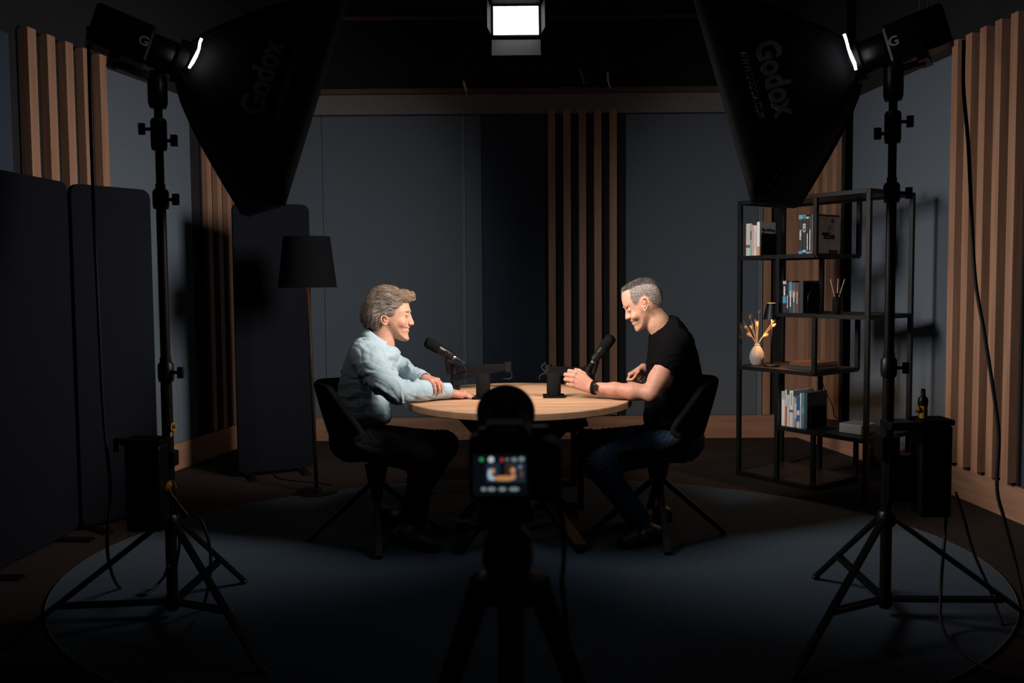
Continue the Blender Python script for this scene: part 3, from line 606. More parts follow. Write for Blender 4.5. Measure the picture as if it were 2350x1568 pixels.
# --- lower shelf (level 1)
t = TBB+0.020; G4 = 'books on the lower shelf'
for w, h, dpt, c, bands, spn, lab in (
    (0.027, 0.225, 0.17, (0.64, 0.62, 0.60), ((0.76, 1.0, (0.38, 0.36, 0.33)),), None, 'white book with a grey top at the left of the lower shelf'),
    (0.013, 0.235, 0.20, (0.60, 0.60, 0.60), ((0.0, 0.55, (0.55, 0.13, 0.03)),), None, 'thin white book with an orange lower spine'),
    (0.016, 0.205, 0.15, (0.60, 0.60, 0.62), (), ('', 0.010, PRINT_GREY, 0.6, 0.06), 'thin short white book beside the orange spine'),
    (0.030, 0.235, 0.22, (0.62, 0.62, 0.60), ((0.40, 0.47, (0.05, 0.13, 0.22)),), ('', 0.014, mat('teal_print', (0.05, 0.35, 0.42), 0.7), 0.6, 0.075), 'tall white book with teal lettering on the lower shelf'),
    (0.010, 0.20, 0.15, (0.58, 0.50, 0.44), (), None, 'slim cream book on the lower shelf'),
    (0.012, 0.195, 0.15, (0.30, 0.24, 0.20), ((0.3, 0.8, (0.55, 0.5, 0.5)),), None, 'slim brown and white book on the lower shelf'),
    (0.022, 0.205, 0.17, (0.60, 0.62, 0.66), ((0.55, 1.0, (0.02, 0.09, 0.25)), (0.2, 0.4, (0.04, 0.12, 0.3))), None, 'white book with dark blue blotches on the lower shelf'),
    (0.013, 0.225, 0.18, (0.55, 0.55, 0.57), (), ('', 0.009, PRINT_GREY, 0.3, 0.08), 'thin pale grey book on the lower shelf'),
    (0.020, 0.23, 0.20, (0.05, 0.20, 0.32), ((0.4, 0.6, (0.08, 0.30, 0.40)),), None, 'petrol blue book on the lower shelf'),
    (0.020, 0.232, 0.21, (0.05, 0.05, 0.055), (), None, 'dark grey book closing the row on the lower shelf')):
    bk(nxt(w), w, h, dpt, c, lab, LV[1], bands=bands, spine=spn, group=G4)
bookend(t+0.012, LV[1], 0.14, 0.17, 'black plate bookend at the end of the lower shelf row', d0=0.04)
wb = sp(0.83, 0.17, LV[1]+ZS)
bxr = thing('white_box', 'small white box on the right of the lower shelf', 'box', wb)
MB().obox(wb+UP*0.03, (sw, sn, UP), (0.075, 0.085, 0.03)).build('body', mat('white_card', (0.36, 0.36, 0.37), 0.5, var=0.05), bxr, bevel=0.006)
MB().obox(wb+UP*0.0606, (sw, sn, UP), (0.05, 0.06, 0.0006)).build('lid_inset', mat('white_card_inset', (0.30, 0.30, 0.31), 0.5), bxr)
tag(MB().tube(smooth_pts([at(1884, 864, 5.62), at(1893, 895, 5.62), at(1910, 930, 5.62), at(1921, 960, 5.60), wb+UP*0.03+sn*0.087]), 0.003, 6).build('thin_cable', CABLE, smooth=True), 'thin black cable hanging down to the white box', 'cable')

# ------------------------------------------------------------------ softboxes
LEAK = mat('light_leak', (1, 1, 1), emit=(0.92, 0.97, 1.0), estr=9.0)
DIFF = mat('white_diffuser', (0.8, 0.8, 0.8), 0.9, emit=(1.0, 0.95, 0.9), estr=0.45)
def softbox(S, side, label, lab_head, lab_stand):
    h, d, u, v, L, a, b = S['h'], S['d'], S['u'], S['v'], S['L']-0.03, S['a'], S['b']
    th = thing('softbox', label, 'softbox', h, 'softboxes on stands')
    r0 = 0.075; g = lambda s: s**0.80
    def P(s, i, t):
        # i: side index 0:+u 1:+v 2:-u 3:-v ; t in -1..1 along the side
        A = r0+(a-r0)*g(s); B = r0+(b-r0)*g(s); sag = 0.0
        cx = 1-0.25*(1-s)*abs(t)**3
        if i == 0: q = u*A*cx+v*(B*t)
        elif i == 1: q = v*B*cx-u*(A*t)
        elif i == 2: q = -u*A*cx-v*(B*t)
        else: q = -v*B*cx+u*(A*t)
        return h+d*(L*s)+q
    ns, ntt = 12, 10
    for i in range(4):
        vs = [P(si/ns, i, -1+2*ti/ntt) for si in range(ns+1) for ti in range(ntt+1)]
        # folded front lip
        vs += [P(1, i, -1+2*ti/ntt)+d*0.03 for ti in range(ntt+1)]
        fs = [(si*(ntt+1)+ti, si*(ntt+1)+ti+1, (si+1)*(ntt+1)+ti+1, (si+1)*(ntt+1)+ti) for si in range(ns+1) for ti in range(ntt)]
        so = MB().add(vs, fs).build('cloth_panel', SOFT_CLOTH, th, smooth='auto')
        md = so.modifiers.new('solid', 'SOLIDIFY'); md.thickness = 0.004; md.offset = 0
    for su in (-1, 1):
        for sv in (-1, 1):
            pts = []
            for k in range(9):
                s = k/8; A = r0+(a-r0)*g(s); B = r0+(b-r0)*g(s); pts.append(h+d*(L*s)+u*su*A*(1-0.25*(1-s))*1.0+v*sv*B*(1-0.25*(1-s)))
            MB().tube(pts, 0.004, 6).build('corner_rod', SOFT_CLOTH, th, smooth=True)
    fc = h+d*(L-0.012)
    MB().add([fc+u*sx*(a-0.016)+v*sy*(b-0.016) for sx, sy in ((-1, -1), (1, -1), (1, 1), (-1, 1))], [(0, 1, 2, 3)]).build('diffuser', DIFF, th)
    MB().lathe([(0.060, -0.03), (0.085, -0.03), (0.085, 0.012), (0.060, 0.012), (0.060, -0.03)], h, d, 32).build('speed_ring', BLACK_METAL, th, smooth='auto')
    # glowing gap between ring and cloth, on the outer side
    # lettering on the camera side panel
    s0 = 0.60; base = P(s0, 0, 0)+u*0.006; td = (P(s0+0.05, 0, 0)-P(s0-0.05, 0, 0)).normalized()
    sg = S['sgn']; xd = v*sg; yd = -td
    lettering('Godox', 0.125, base+v*0.02*0, xd, yd, PRINT_GREY, th, 'brand_lettering', bold=0.004, align='CENTER', width=0.30)
    lettering('WWW.GODOX.COM', 0.036, P(s0+0.19, 0, 0)+u*0.006, xd, yd, PRINT_GREY, th, 'web_lettering', align='CENTER', width=0.27)
    return th
softbox(SOFT[0], -1, 'large black softbox on the left stand, aimed across the table', '', '')
softbox(SOFT[1], 1, 'large black softbox on the right stand, aimed across the table', '', '')

# ------------------------------------------------------------------ light heads
def lamp_head(S, mount, label, leak, side):
    h, d, u, v = S['h'], S['d'], S['u'], S['v']
    th = thing('studio_light', label, 'studio light', h-d*0.2, 'studio light heads')
    b0 = h-d*0.03
    MB().lathe([(0.058, 0.0), (0.064, 0.01), (0.064, 0.09), (0.055, 0.10)], b0, -d, 28).build('front_barrel', BLACK_PLASTIC, th, smooth='auto')
    c = b0-d*0.20
    MB().obox(c, (d, u, v), (0.105, 0.065, 0.075)).build('housing', BLACK_PLASTIC, th, bevel=0.012)
    m = MB()
    for k in range(6): m.obox(c-d*(0.06-0.022*k)+u*0.066, (d, u, v), (0.006, 0.003, 0.05))
    m.build('cooling_fins', MATTE_BLACK, th)
    lettering('G', 0.05, c+u*0.071+d*0.075, d*S['sgn'], v, PRINT_GREY, th, 'logo', align='CENTER', bold=0.001)
    m = MB()
    m.bar(c+u*0.082-v*0.0, c+u*0.082-v*0.10, 0.008, 0.035, up=d); m.bar(c-u*0.082, c-u*0.082-v*0.10, 0.008, 0.035, up=d); m.bar(c+u*0.085-v*0.10, c-u*0.085-v*0.10, 0.035, 0.008, up=v)
    m.build('yoke', BLACK_METAL, th)
    MB().cyl(c+u*0.08, c+u*0.12, 0.022, n=16).build('tilt_knob', BLACK_PLASTIC, th, smooth='auto')
    # emissive strip stands in for light leaking past the ring
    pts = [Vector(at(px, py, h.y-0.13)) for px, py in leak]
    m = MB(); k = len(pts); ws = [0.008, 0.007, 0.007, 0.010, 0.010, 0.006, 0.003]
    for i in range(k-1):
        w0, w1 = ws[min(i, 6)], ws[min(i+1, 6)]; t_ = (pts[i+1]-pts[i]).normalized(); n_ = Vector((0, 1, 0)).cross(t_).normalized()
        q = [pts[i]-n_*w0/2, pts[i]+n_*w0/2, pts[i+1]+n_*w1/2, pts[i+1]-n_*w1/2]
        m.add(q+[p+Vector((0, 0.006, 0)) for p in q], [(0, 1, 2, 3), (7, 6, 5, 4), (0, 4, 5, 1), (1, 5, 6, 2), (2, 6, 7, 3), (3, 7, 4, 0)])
    m.build('light_leak_strip', LEAK, th, label='glowing strip standing in for light leaking past the reflector')
    return c-v*0.10
yL = lamp_head(SOFT[0], None, 'black studio light head behind the left softbox', ((462, 88), (458, 97), (456, 112), (449, 128), (441, 143), (433, 156)), -1)
yR = lamp_head(SOFT[1], None, 'black studio light head behind the right softbox', ((1938, 78), (1943, 92), (1948, 112), (1955, 130), (1962, 146), (1965, 160)), 1)

# ------------------------------------------------------------------ light stands
def stand(bx_, by_, topz, feet, label, knobs, yoke):
    B = Vector((bx_, by_, 0)); th = thing('light_stand', label, 'light stand', B, 'black light stands')
    gz = lambda p: RZ+0.002 if ((p[0]-RC.x)/RA)**2+((p[1]-RC.y)/RB)**2 < 1.02 else 0.002
    hubz = 0.40
    MB().cyl(B+UP*0.045, B+UP*1.05, 0.0215, n=20).build('lower_pole', BLACK_METAL, th, smooth='auto')
    MB().cyl(B+UP*1.00, B+UP*1.72, 0.0185, n=20).build('middle_pole', BLACK_METAL, th, smooth='auto')
    MB().cyl(B+UP*1.66, B+UP*topz, 0.0155, n=20).build('upper_pole', BLACK_METAL, th, smooth='auto')
    for z, r in knobs:
        MB().lathe([(0.027, -0.035), (0.030, -0.02), (0.030, 0.03), (0.024, 0.04)], B+UP*z, n=20).build('clamp_collar', BLACK_PLASTIC, th, smooth='auto')
        m = MB(); dx = Vector((r, -0.15, 0)).normalized()
        m.cyl(B+UP*z+dx*0.025, B+UP*z+dx*0.05, 0.007, n=10); m.obox(B+UP*z+dx*0.062, (dx, UP, dx.cross(UP)), (0.012, 0.022, 0.008)); m.build('clamp_knob', BLACK_PLASTIC, th, bevel=0.003)
    MB().lathe([(0.026, -0.03), (0.034, -0.022), (0.034, 0.02), (0.026, 0.03)], B+UP*hubz, n=20).build('upper_hub', BLACK_PLASTIC, th, smooth='auto')
    MB().lathe([(0.026, -0.02), (0.030, 0.0), (0.026, 0.03)], B+UP*0.075, n=20).build('lower_hub', BLACK_PLASTIC, th, smooth='auto')
    for f in feet:
        ff = Vector((f[0], f[1], gz(f)+0.012)); dv = (ff-B); dv.z = 0; dn = dv.normalized()
        a = B+UP*hubz+dn*0.032; lg = MB().bar(a, ff, 0.026, 0.016).build('leg', BLACK_METAL, th, bevel=0.003)
        MB().ell(ff-UP*0.002, ((1, 0, 0), (0, 1, 0), UP), (0.018, 0.018, 0.0115)).build('rubber_foot', BLACK_PLASTIC, lg)
        mid = a.lerp(ff, 0.62); s = dn.cross(UP)
        MB().bar(B+UP*0.085+dn*0.03+s*0.012, mid+s*0.012-UP*0.006, 0.006, 0.018).build('brace', BLACK_METAL, th)
        MB().bar(B+UP*0.085+dn*0.03-s*0.012, mid-s*0.012-UP*0.006, 0.006, 0.018).build('brace', BLACK_METAL, th)
    # tilting head clamp on top, reaching to the light's yoke
    T = B+UP*topz
    MB().lathe([(0.030, -0.09), (0.036, -0.07), (0.036, 0.03), (0.026, 0.05)], T, n=20).build('top_clamp', BLACK_PLASTIC, th, smooth='auto')
    MB().bar(T+UP*0.02, yoke, 0.026, 0.026).build('head_arm', BLACK_METAL, th)
    return th
SL, SR = Vector((-1.353, 3.305, 0)), Vector((1.456, 3.272, 0))
stand(SL.x, SL.y, 2.10, [(-1.19, 3.68), (-0.855, 2.81), (-1.86, 2.93)], 'black tripod light stand on the left side of the rug', ((0.99, 1), (1.66, 1), (1.93, -1), (1.885, 1)), yL)
stand(SR.x, SR.y, 2.10, [(1.33, 3.68), (0.93, 2.75), (1.99, 2.94)], 'black tripod light stand on the right side of the rug', ((0.99, 1), (1.66, 1), (1.93, 1), (1.885, -1)), yR)

# ------------------------------------------------------------------ power packs hung on the stands
def power_pack(lo_px, hi_px, Y, label, flip):
    p0 = at(*lo_px, Y); p1 = at(*hi_px, Y); cx = (p0.x+p1.x)/2; z0, z1 = p0.z, p1.z; w = abs(p1.x-p0.x)
    th = thing('power_pack', label, 'power supply', (cx, Y, z0), 'power packs on the stands')
    MB().box((cx-w/2, Y-0.05, z0), (cx+w/2, Y+0.05, z1)).build('housing', BLACK_PLASTIC, th, bevel=0.012)
    MB().box((cx-w/2-0.01, Y-0.055, z1+0.0005), (cx+w/2+0.004, Y+0.055, z1+0.022)).build('top_cap', MATTE_BLACK, th, bevel=0.006)
    MB().box((cx-w*0.3, Y-0.0535, z0+0.2), (cx+w*0.2, Y-0.0505, z1-0.07)).build('name_plate', MATTE_BLACK, th)
    return th, cx, z0, z1, w
pk, cx, z0, z1, w = power_pack((302, 1215), (377, 1018), 3.25, 'black power pack hanging on the left light stand', 1)
MB().tube([(cx-w/2-0.005, 3.25, z1+0.01), (cx-w/2-0.05, 3.25, z1+0.012), (cx-w/2-0.05, 3.25, z1-0.03)], 0.012, 8).build('handle', BLACK_PLASTIC, pk, smooth=True)
MB().box((SL.x-0.03, 3.285, z1-0.10), (SL.x+0.03, 3.335, z1-0.04)).build('clamp', BLACK_PLASTIC, pk, bevel=0.004)
MB().box((SL.x-0.06, 3.295, z0+0.02), (SL.x+0.03, 3.335, z0+0.08)).build('clamp', BLACK_PLASTIC, pk, bevel=0.004)
def ribbon(pts, w, material, name, parent=None, t=0.002):
    pts = [Vector(p) for p in pts]; m = MB()
    for i in range(len(pts)-1):
        d_ = (pts[i+1]-pts[i]).normalized(); n_ = Vector((0, 1, 0)).cross(d_).normalized()*w/2; e = Vector((0, t, 0))
        q = [pts[i]-n_, pts[i]+n_, pts[i+1]+n_, pts[i+1]-n_]; m.add(q+[x+e for x in q], [(0, 1, 2, 3), (7, 6, 5, 4), (0, 4, 5, 1), (1, 5, 6, 2), (2, 6, 7, 3), (3, 7, 4, 0)])
    return m.build(name, material, parent)
Yp = 3.255
st_ = ribbon(smooth_pts([at(400, 1124, Yp-0.01), at(394, 1108, Yp), at(387, 1115, Yp-0.01), at(387, 1132, Yp-0.02), at(404, 1156, Yp-0.02), at(430, 1190, Yp-0.02)], 5), 0.020, YELLOW, 'strap'); tag(st_, 'orange-yellow strap hanging from the left power pack', 'strap')
yp = thing('yellow_plug', 'yellow connector clipped to the left light stand', 'connector', at(390, 990, Yp))
MB().cyl(at(391, 1002, Yp), at(389, 976, Yp), 0.008, n=12).build('body', YELLOW, yp, smooth='auto'); MB().lathe([(0.010, -0.004), (0.016, -0.004), (0.016, 0.004), (0.010, 0.004), (0.010, -0.004)], at(397, 980, Yp), (1, -0.4, 0), 18).build('ring', YELLOW, yp, smooth='auto')
pk, cx, z0, z1, w = power_pack((2098, 1182), (2174, 972), 3.25, 'black power pack hanging on the right light stand', 1)
MB().box((SR.x-0.02, 3.20, z1-0.02), (cx-w/2+0.01, 3.30, z1+0.012)).build('bracket', BLACK_PLASTIC, pk, bevel=0.005)
MB().box((SR.x-0.035, 3.24, z1-0.14), (SR.x+0.035, 3.31, z1-0.05)).build('clamp', BLACK_PLASTIC, pk, bevel=0.004)
MB().box((SR.x-0.01, 3.235, z0+0.05), (cx-w/2+0.01, 3.285, z1-0.12)).build('rail', BLACK_PLASTIC, pk, bevel=0.004)
yp = thing('yellow_plug', 'yellow and black plug standing on the right power pack', 'connector', at(2118, 965, 3.25))
pz = Vector((at(2118, 940, 3.25).x, 3.25, z1+0.0225))
MB().cyl(pz, pz+UP*0.048, 0.0165, n=20).build('collar', YELLOW, yp, smooth='auto')
MB().lathe([(0.017, 0.048), (0.019, 0.055), (0.018, 0.075), (0.009, 0.085), (0.008, 0.11), (0.005, 0.113)], pz, n=20).build('boot', BLACK_PLASTIC, yp, smooth='auto')
MB().lathe([(0.008, -0.005), (0.014, -0.005), (0.014, 0.005), (0.008, 0.005), (0.008, -0.005)], pz+Vector((-0.022, 0, 0.035)), (1, -0.5, 0), 18).build('latch_ring', YELLOW, yp, smooth='auto')

# ------------------------------------------------------------------ cables
def cable(pts, r, label, n=8):
    return tag(MB().tube(smooth_pts(pts, n), r, 8).build('power_cable', CABLE, smooth=True), label, 'cable')
zf = RZ+0.007
cable([at(202, 60, 3.2), at(207, 250, 3.2), at(215, 480, 3.2), at(226, 720, 3.2), at(238, 960, 3.2), at(253, 1120, 3.2), at(247, 1270, 3.2), fl(275, 1350, zf), fl(330, 1366, zf), fl(372, 1330, 0.06), at(386, 1300, 3.28)], 0.0065, 'black power cable hanging past the left felt screens')
cable([at(432, 1180, 3.25), at(462, 1195, 3.22), at(482, 1260, 3.2), at(480, 1335, 3.2), fl(463, 1400, zf), fl(430, 1450, zf), fl(380, 1500, zf), fl(345, 1566, zf)], 0.006, 'black cable dropping from the left power pack to the rug')
cable([at(404, 1300, 3.24), at(412, 1250, 3.24), at(410, 1205, 3.24)], 0.006, 'short cable under the left power pack')
cable([at(2212, 92, 3.5), at(2211, 200, 3.5), at(2222, 330, 3.5), at(2229, 480, 3.5), at(2238, 640, 3.5), at(2258, 760, 3.5), at(2280, 900, 3.5), at(2292, 1000, 3.5), at(2288, 1120, 3.5), at(2304, 1190, 3.5), at(2330, 1290, 3.5), at(2352, 1400, 3.45)], 0.0075, 'thick black cable hanging in front of the right slat panel')
cable([at(2172, 1180, 3.25), at(2166, 1260, 3.2), at(2160, 1340, 3.18), at(2160, 1430, 3.1), fl(2190, 1480, zf), fl(2240, 1520, zf), fl(2330, 1560, 0.007)], 0.006, 'black cable dropping from the right power pack')
cable([at(2193, 1130, 3.3), at(2212, 1190, 3.3), at(2235, 1270, 3.3), at(2270, 1350, 3.25), fl(2303, 1440, 0.008)], 0.006, 'black cable slanting down beside the right power pack')

# ------------------------------------------------------------------ LED panel over the set
LY = 5.8
lc = at(1184, 47, LY)
led = thing('led_panel', 'bright white LED panel light with barn doors above the table', 'studio light', lc)
ex, ez = Vector((1, 0, 0)), Vector((0, 0.18, 1)).normalized(); en = ex.cross(ez)
if en.y > 0: en = -en
hw, hh2 = 0.151, 0.100
MB().obox(lc-en*0.022, (ex, ez, en), (hw+0.014, hh2+0.016, 0.02)).build('housing', BLACK_PLASTIC, led, bevel=0.004)
MB().obox(lc+en*0.0006, (ex, ez, en), (hw, hh2, 0.001)).build('led_face', mat('led_white', (1, 1, 1), emit=(1.0, 1.0, 1.0), estr=7.0), led)
hb = lc-ez*(hh2+0.024)+en*0.002; tilt = (-ez*0.97+en*0.34).normalized()
DOOR_LIT = mat('barn_door_painted_lit', (0.5, 0.52, 0.54), 0.5, var=0.1)  # pale colour paints in the light on the lower door; other doors stay black
MB().obox(hb-ez*0.014+tilt*0.068, (ex, tilt, ex.cross(tilt)), (hw+0.012, 0.068, 0.0012)).build('barn_door', DOOR_LIT, led, label='lower barn door coloured pale as if catching the light')
tu = (ez*0.25+en*0.97).normalized(); MB().obox(lc+ez*(hh2+0.018)+tu*0.066, (ex, tu, ex.cross(tu)), (hw+0.01, 0.064, 0.0012)).build('barn_door', MATTE_BLACK, led)
for s in (-1, 1):
    ts = (ex*s*0.22+en*0.97).normalized(); MB().obox(lc+ex*s*(hw+0.016)+ts*0.055, (ez, ts, ez.cross(ts)), (hh2, 0.053, 0.0012)).build('barn_door', MATTE_BLACK, led)
    MB().bar(lc+ex*s*(hw+0.02)-en*0.02, lc+ex*s*(hw+0.02)-en*0.02+UP*0.20, 0.006, 0.02).build('yoke_arm', BLACK_METAL, led)
MB().bar(lc-ex*(hw+0.02)-en*0.02+UP*0.2, lc+ex*(hw+0.02)-en*0.02+UP*0.2, 0.02, 0.006).build('yoke', BLACK_METAL, led)
MB().cyl(lc-en*0.02+UP*0.2, Vector((lc.x, lc.y-en.y*0.02, ROOM-0.001)), 0.012, n=12).build('drop_rod', BLACK_METAL, led)

# ------------------------------------------------------------------ plugs dangling from ceiling cables
BLUE = mat('blue_plastic', (0.02, 0.09, 0.30), 0.5); ORANGE = mat('orange_plastic', (0.6, 0.2, 0.03), 0.5); GREYM = mat('grey_metal_plug', (0.28, 0.28, 0.28), 0.4, metal=0.5)
def plug(p0, p1, p2, Y, m1, m2, label, r=0.011):
    a, b, c = at(*p0, Y), at(*p1, Y), at(*p2, Y); th = thing('audio_plug', label, 'plug', c, 'plugs hanging from the ceiling')
    MB().tube([a, a.lerp(b, 0.15), b], [r*0.7, r, r*0.8], 12).build('shell', m1, th, smooth='auto')
    MB().cyl(b, c, r*0.45, n=10).build('pin', m2, th, smooth='auto')
    MB().tube(smooth_pts([a, a+UP*0.15+Vector((-0.02, 0.02, 0)), Vector((a.x-0.03, a.y+0.05, ROOM-0.001))]), 0.004, 6).build('lead', CABLE, th, smooth=True)
plug((1063, 186), (1070, 209), (1070.5, 222), 6.3, GREYM, CHROME, 'grey jack plug dangling left of the LED panel')
plug((1332, 158), (1339, 182), (1341, 195), 6.3, BLUE, CHROME, 'dark blue plug dangling above the middle slat panel')
plug((1395, 165), (1396, 188), (1401, 203), 6.3, GREYM, GREYM, 'grey plug dangling to the right of the dark blue one')
plug((2124, 118), (2131, 136), (2134, 148), 4.6, BLUE, GREYM, 'blue and silver plug dangling near the right slat panel', 0.013)
plug((2141, 86), (2148, 102), (2153, 109), 4.7, ORANGE, BLUE, 'small orange and blue plug dangling near the right slat panel', 0.008)

# ------------------------------------------------------------------ foreground video camera on its tripod
FY = 1.18
def fp(px, py, dy=0.0): return at(px, py, FY+dy)
vc = thing('video_camera', 'black camera on a tripod in the foreground with a lit rear screen', 'camera', fp(1180, 1160))
c0, c1 = fp(1076, 1152), fp(1290, 1003)
RUBBER = mat('camera_body_black', (0.007, 0.007, 0.008), 0.6, var=0.3, vscale=300, bump=0.3, bscale=900)
MB().box((c0.x, FY, c0.z), (c1.x-0.024, FY+0.06, c1.z)).build('body', RUBBER, vc, bevel=0.008)
MB().box((c1.x-0.028, FY-0.008, c0.z), (c1.x, FY+0.075, c1.z-0.008)).build('grip', RUBBER, vc, bevel=0.012)
hx = fp(1160, 1005).x
MB().prism([(-0.036, 0), (-0.026, 0.018), (0.026, 0.018), (0.036, 0)], (hx, FY+0.062, c1.z-0.002), (1, 0, 0), UP, 0.055).build('viewfinder_hump', RUBBER, vc, bevel=0.003)
MB().box((hx-0.018, FY-0.014, c1.z-0.018), (hx+0.018, FY+0.001, c1.z+0.012)).build('eyecup', RUBBER, vc, bevel=0.004)
MB().cyl((c1.x-0.03, FY+0.03, c1.z), (c1.x-0.03, FY+0.03, c1.z+0.011), 0.013, n=20).build('mode_dial', BLACK_METAL, vc)
MB().cyl((c0.x+0.025, FY+0.03, c1.z), (c0.x+0.025, FY+0.03, c1.z+0.008), 0.012, n=20).build('mode_dial', BLACK_METAL, vc)
lx = fp(1158, 1030).x; lzc = c0.z+0.052; LA = Vector((0, 0.985, 0.17)).normalized()
MB().lathe([(0.034, 0.0), (0.038, 0.01), (0.038, 0.10), (0.043, 0.11), (0.043, 0.13)], (lx, FY+0.058, lzc), LA, 36).build('lens_barrel', BLACK_PLASTIC, vc, smooth='auto')
MB().lathe([(0.044, 0.12), (0.050, 0.20), (0.048, 0.20), (0.042, 0.12)], (lx, FY+0.058, lzc), LA, 40).build('lens_hood', MATTE_BLACK, vc, smooth='auto')
s0, s1 = fp(1086, 1138, -0.012), fp(1210, 1042, -0.012)
MB().box((s0.x-0.004, FY-0.012, s0.z-0.004), (s1.x+0.004, FY-0.0005, s1.z+0.004)).build('screen_frame', BLACK_PLASTIC, vc, bevel=0.002)
scr = MB().box((s0.x, FY-0.0135, s0.z), (s1.x, FY-0.0122, s1.z)).build('rear_screen', mat('screen_black', (0.004, 0.005, 0.007), 0.2, emit=(0.003, 0.004, 0.006), estr=0.8), vc)
def em(name, col, s): return mat(name, (0.01, 0.01, 0.01), 0.4, emit=col, estr=s)
def disc(px, py, rx, ry, m, name, dz=0.0):
    p = at(px, py, FY-0.0138-dz); k = (FY-0.0138)/F_PX
    MB().prism([(rx*k*math.cos(a), ry*k*math.sin(a)) for a in [2*math.pi*i/20 for i in range(20)]], p, (1, 0, 0), UP, 0.0003).build(name, m, scr)
EW = em('screen_white', (0.75, 0.85, 0.82), 0.55); EWD = em('screen_dim', (0.45, 0.60, 0.60), 0.30)
def rect(px0, py0, px1, py1, m, name, dz=0.0):
    a = at(px0, py1, FY-0.0138-dz); b = at(px1, py0, FY-0.0138-dz); MB().box((a.x, a.y, a.z), (b.x, a.y+0.0003, b.z)).build(name, m, scr)
rect(1116, 1062, 1205, 1108, em('screen_wall', (0.018, 0.032, 0.060), 0.55), 'screen_picture', 0.0000)
rect(1146, 1062, 1160, 1100, em('screen_wall_dark', (0.006, 0.010, 0.02), 0.5), 'screen_picture', 0.0004)
rect(1160, 1064, 1178, 1100, em('screen_slats', (0.05, 0.03, 0.02), 0.6), 'screen_picture', 0.0004)
disc(1105, 1055, 5, 5, em('screen_green', (0.03, 0.45, 0.12), 0.5), 'screen_icon'); disc(1127, 1055, 7, 7, EW, 'screen_icon')
disc(1152, 1056, 5, 5, em('screen_red', (0.5, 0.05, 0.06), 0.5), 'screen_icon'); disc(1164, 1055, 3, 4, EWD, 'screen_icon'); disc(1180, 1055, 7, 5, EWD, 'screen_icon'); disc(1197, 1054, 7, 6, EWD, 'screen_icon')
disc(1124, 1089, 5, 13, em('screen_shirt', (0.30, 0.45, 0.55), 0.9), 'screen_picture', 0.0006); disc(1131, 1098, 8, 5, em('screen_shirt', (0.30, 0.45, 0.55), 0.9), 'screen_picture', 0.0006)
SK = em('screen_skin', (0.55, 0.24, 0.13), 0.8); TBL = em('screen_table', (0.62, 0.28, 0.10), 0.7)
disc(1131, 1081, 5, 6, SK, 'screen_picture', 0.0008); disc(1177, 1080, 6, 7, SK, 'screen_picture', 0.0008); disc(1157, 1098, 26, 6, TBL, 'screen_picture', 0.0007); disc(1178, 1093, 6, 5, SK, 'screen_picture', 0.0009)
disc(1197, 1088, 4, 8, em('screen_brown', (0.16, 0.07, 0.05), 0.6), 'screen_picture', 0.0008); disc(1194, 1072, 4, 4, EWD, 'screen_icon', 0.0008)
for px, rx in ((1110, 6), (1128, 10), (1153, 9), (1180, 12)): disc(px, 1123, rx, 5, EWD, 'screen_icon', 0.0004)
tr = thing('tripod', 'black tripod carrying the foreground camera', 'tripod', fp(1168, 1560))
ty = FY+0.035
def tp_(px, py, dy=0.0): return at(px, py, ty+dy)
hc = tp_(1165, 1265)
MB().cyl((c0.x+0.045, ty, c0.z-0.011), (c0.x+0.045, ty, c0.z-0.0005), 0.034, n=28).build('quick_plate', BLACK_METAL, tr, smooth='auto')
MB().box((c0.x+0.012, ty-0.028, c0.z-0.034), (c0.x+0.092, ty+0.028, c0.z-0.0115)).build('head_clamp', BLACK_METAL, tr, bevel=0.004)
MB().tube([(hc.x, ty, c0.z-0.030), (hc.x, ty, hc.z+0.03)], [0.020, 0.022], 18).build('head_neck', BLACK_METAL, tr, smooth='auto')
MB().lathe([(0.022, 0.035), (0.034, 0.024), (0.037, 0.0), (0.037, -0.016), (0.030, -0.032), (0.024, -0.036)], hc, n=28).build('ball_head', BLACK_METAL, tr, smooth='auto')
kn = tp_(1062, 1210); MB().cyl(kn+Vector((-0.011, 0, 0)), kn+Vector((0.011, 0, 0)), 0.009, n=14).build('lever_knob', BLACK_PLASTIC, tr); MB().cyl(kn, (hc.x, ty, kn.z), 0.005, n=10).build('lever', BLACK_METAL, tr)
sh = tp_(1172, 1335)
MB().lathe([(0.026, 0.014), (0.050, 0.006), (0.054, -0.004), (0.048, -0.022), (0.02, -0.03)], sh, n=28).build('shoulder', BLACK_METAL, tr, smooth='auto')
MB().cyl((sh.x, ty, sh.z-0.01), (sh.x, ty, sh.z-0.30), 0.013, n=18).build('center_column', BLACK_METAL, tr, smooth='auto')
def tleg(p0, p1):
    p0 = Vector(p0); p1 = Vector(p1); dv = (p1-p0).normalized(); foot = p0+dv*((0.004-p0.z)/dv.z)
    q = p0+(foot-p0)*0.45
    lg = MB().tube([p0, q], [0.0185, 0.0165], 16).build('leg', BLACK_METAL, tr, smooth='auto'); MB().cyl(q-(foot-p0).normalized()*0.03, q+(foot-p0).normalized()*0.03, 0.020, n=16).build('leg_lock', BLACK_PLASTIC, lg, smooth='auto')
    MB().tube([q, foot], [0.0135, 0.0115], 14).build('lower_leg', BLACK_METAL, lg, smooth='auto')
tleg(tp_(1106, 1335), at(1032, 1565, ty+0.07)); tleg(tp_(1234, 1340), at(1318, 1565, ty+0.07)); tleg((sh.x, ty-0.035, sh.z-0.01), (sh.x-0.002, ty-0.13, sh.z-0.32))
cable([fp(1278, 1140, 0.03), fp(1292, 1200, 0.03), fp(1294, 1280, 0.04), fp(1290, 1340, 0.04), fp(1297, 1410, 0.04), fp(1303, 1480, 0.05), fp(1320, 1600, 0.06)], 0.0035, 'thin black cable hanging from the foreground camera')

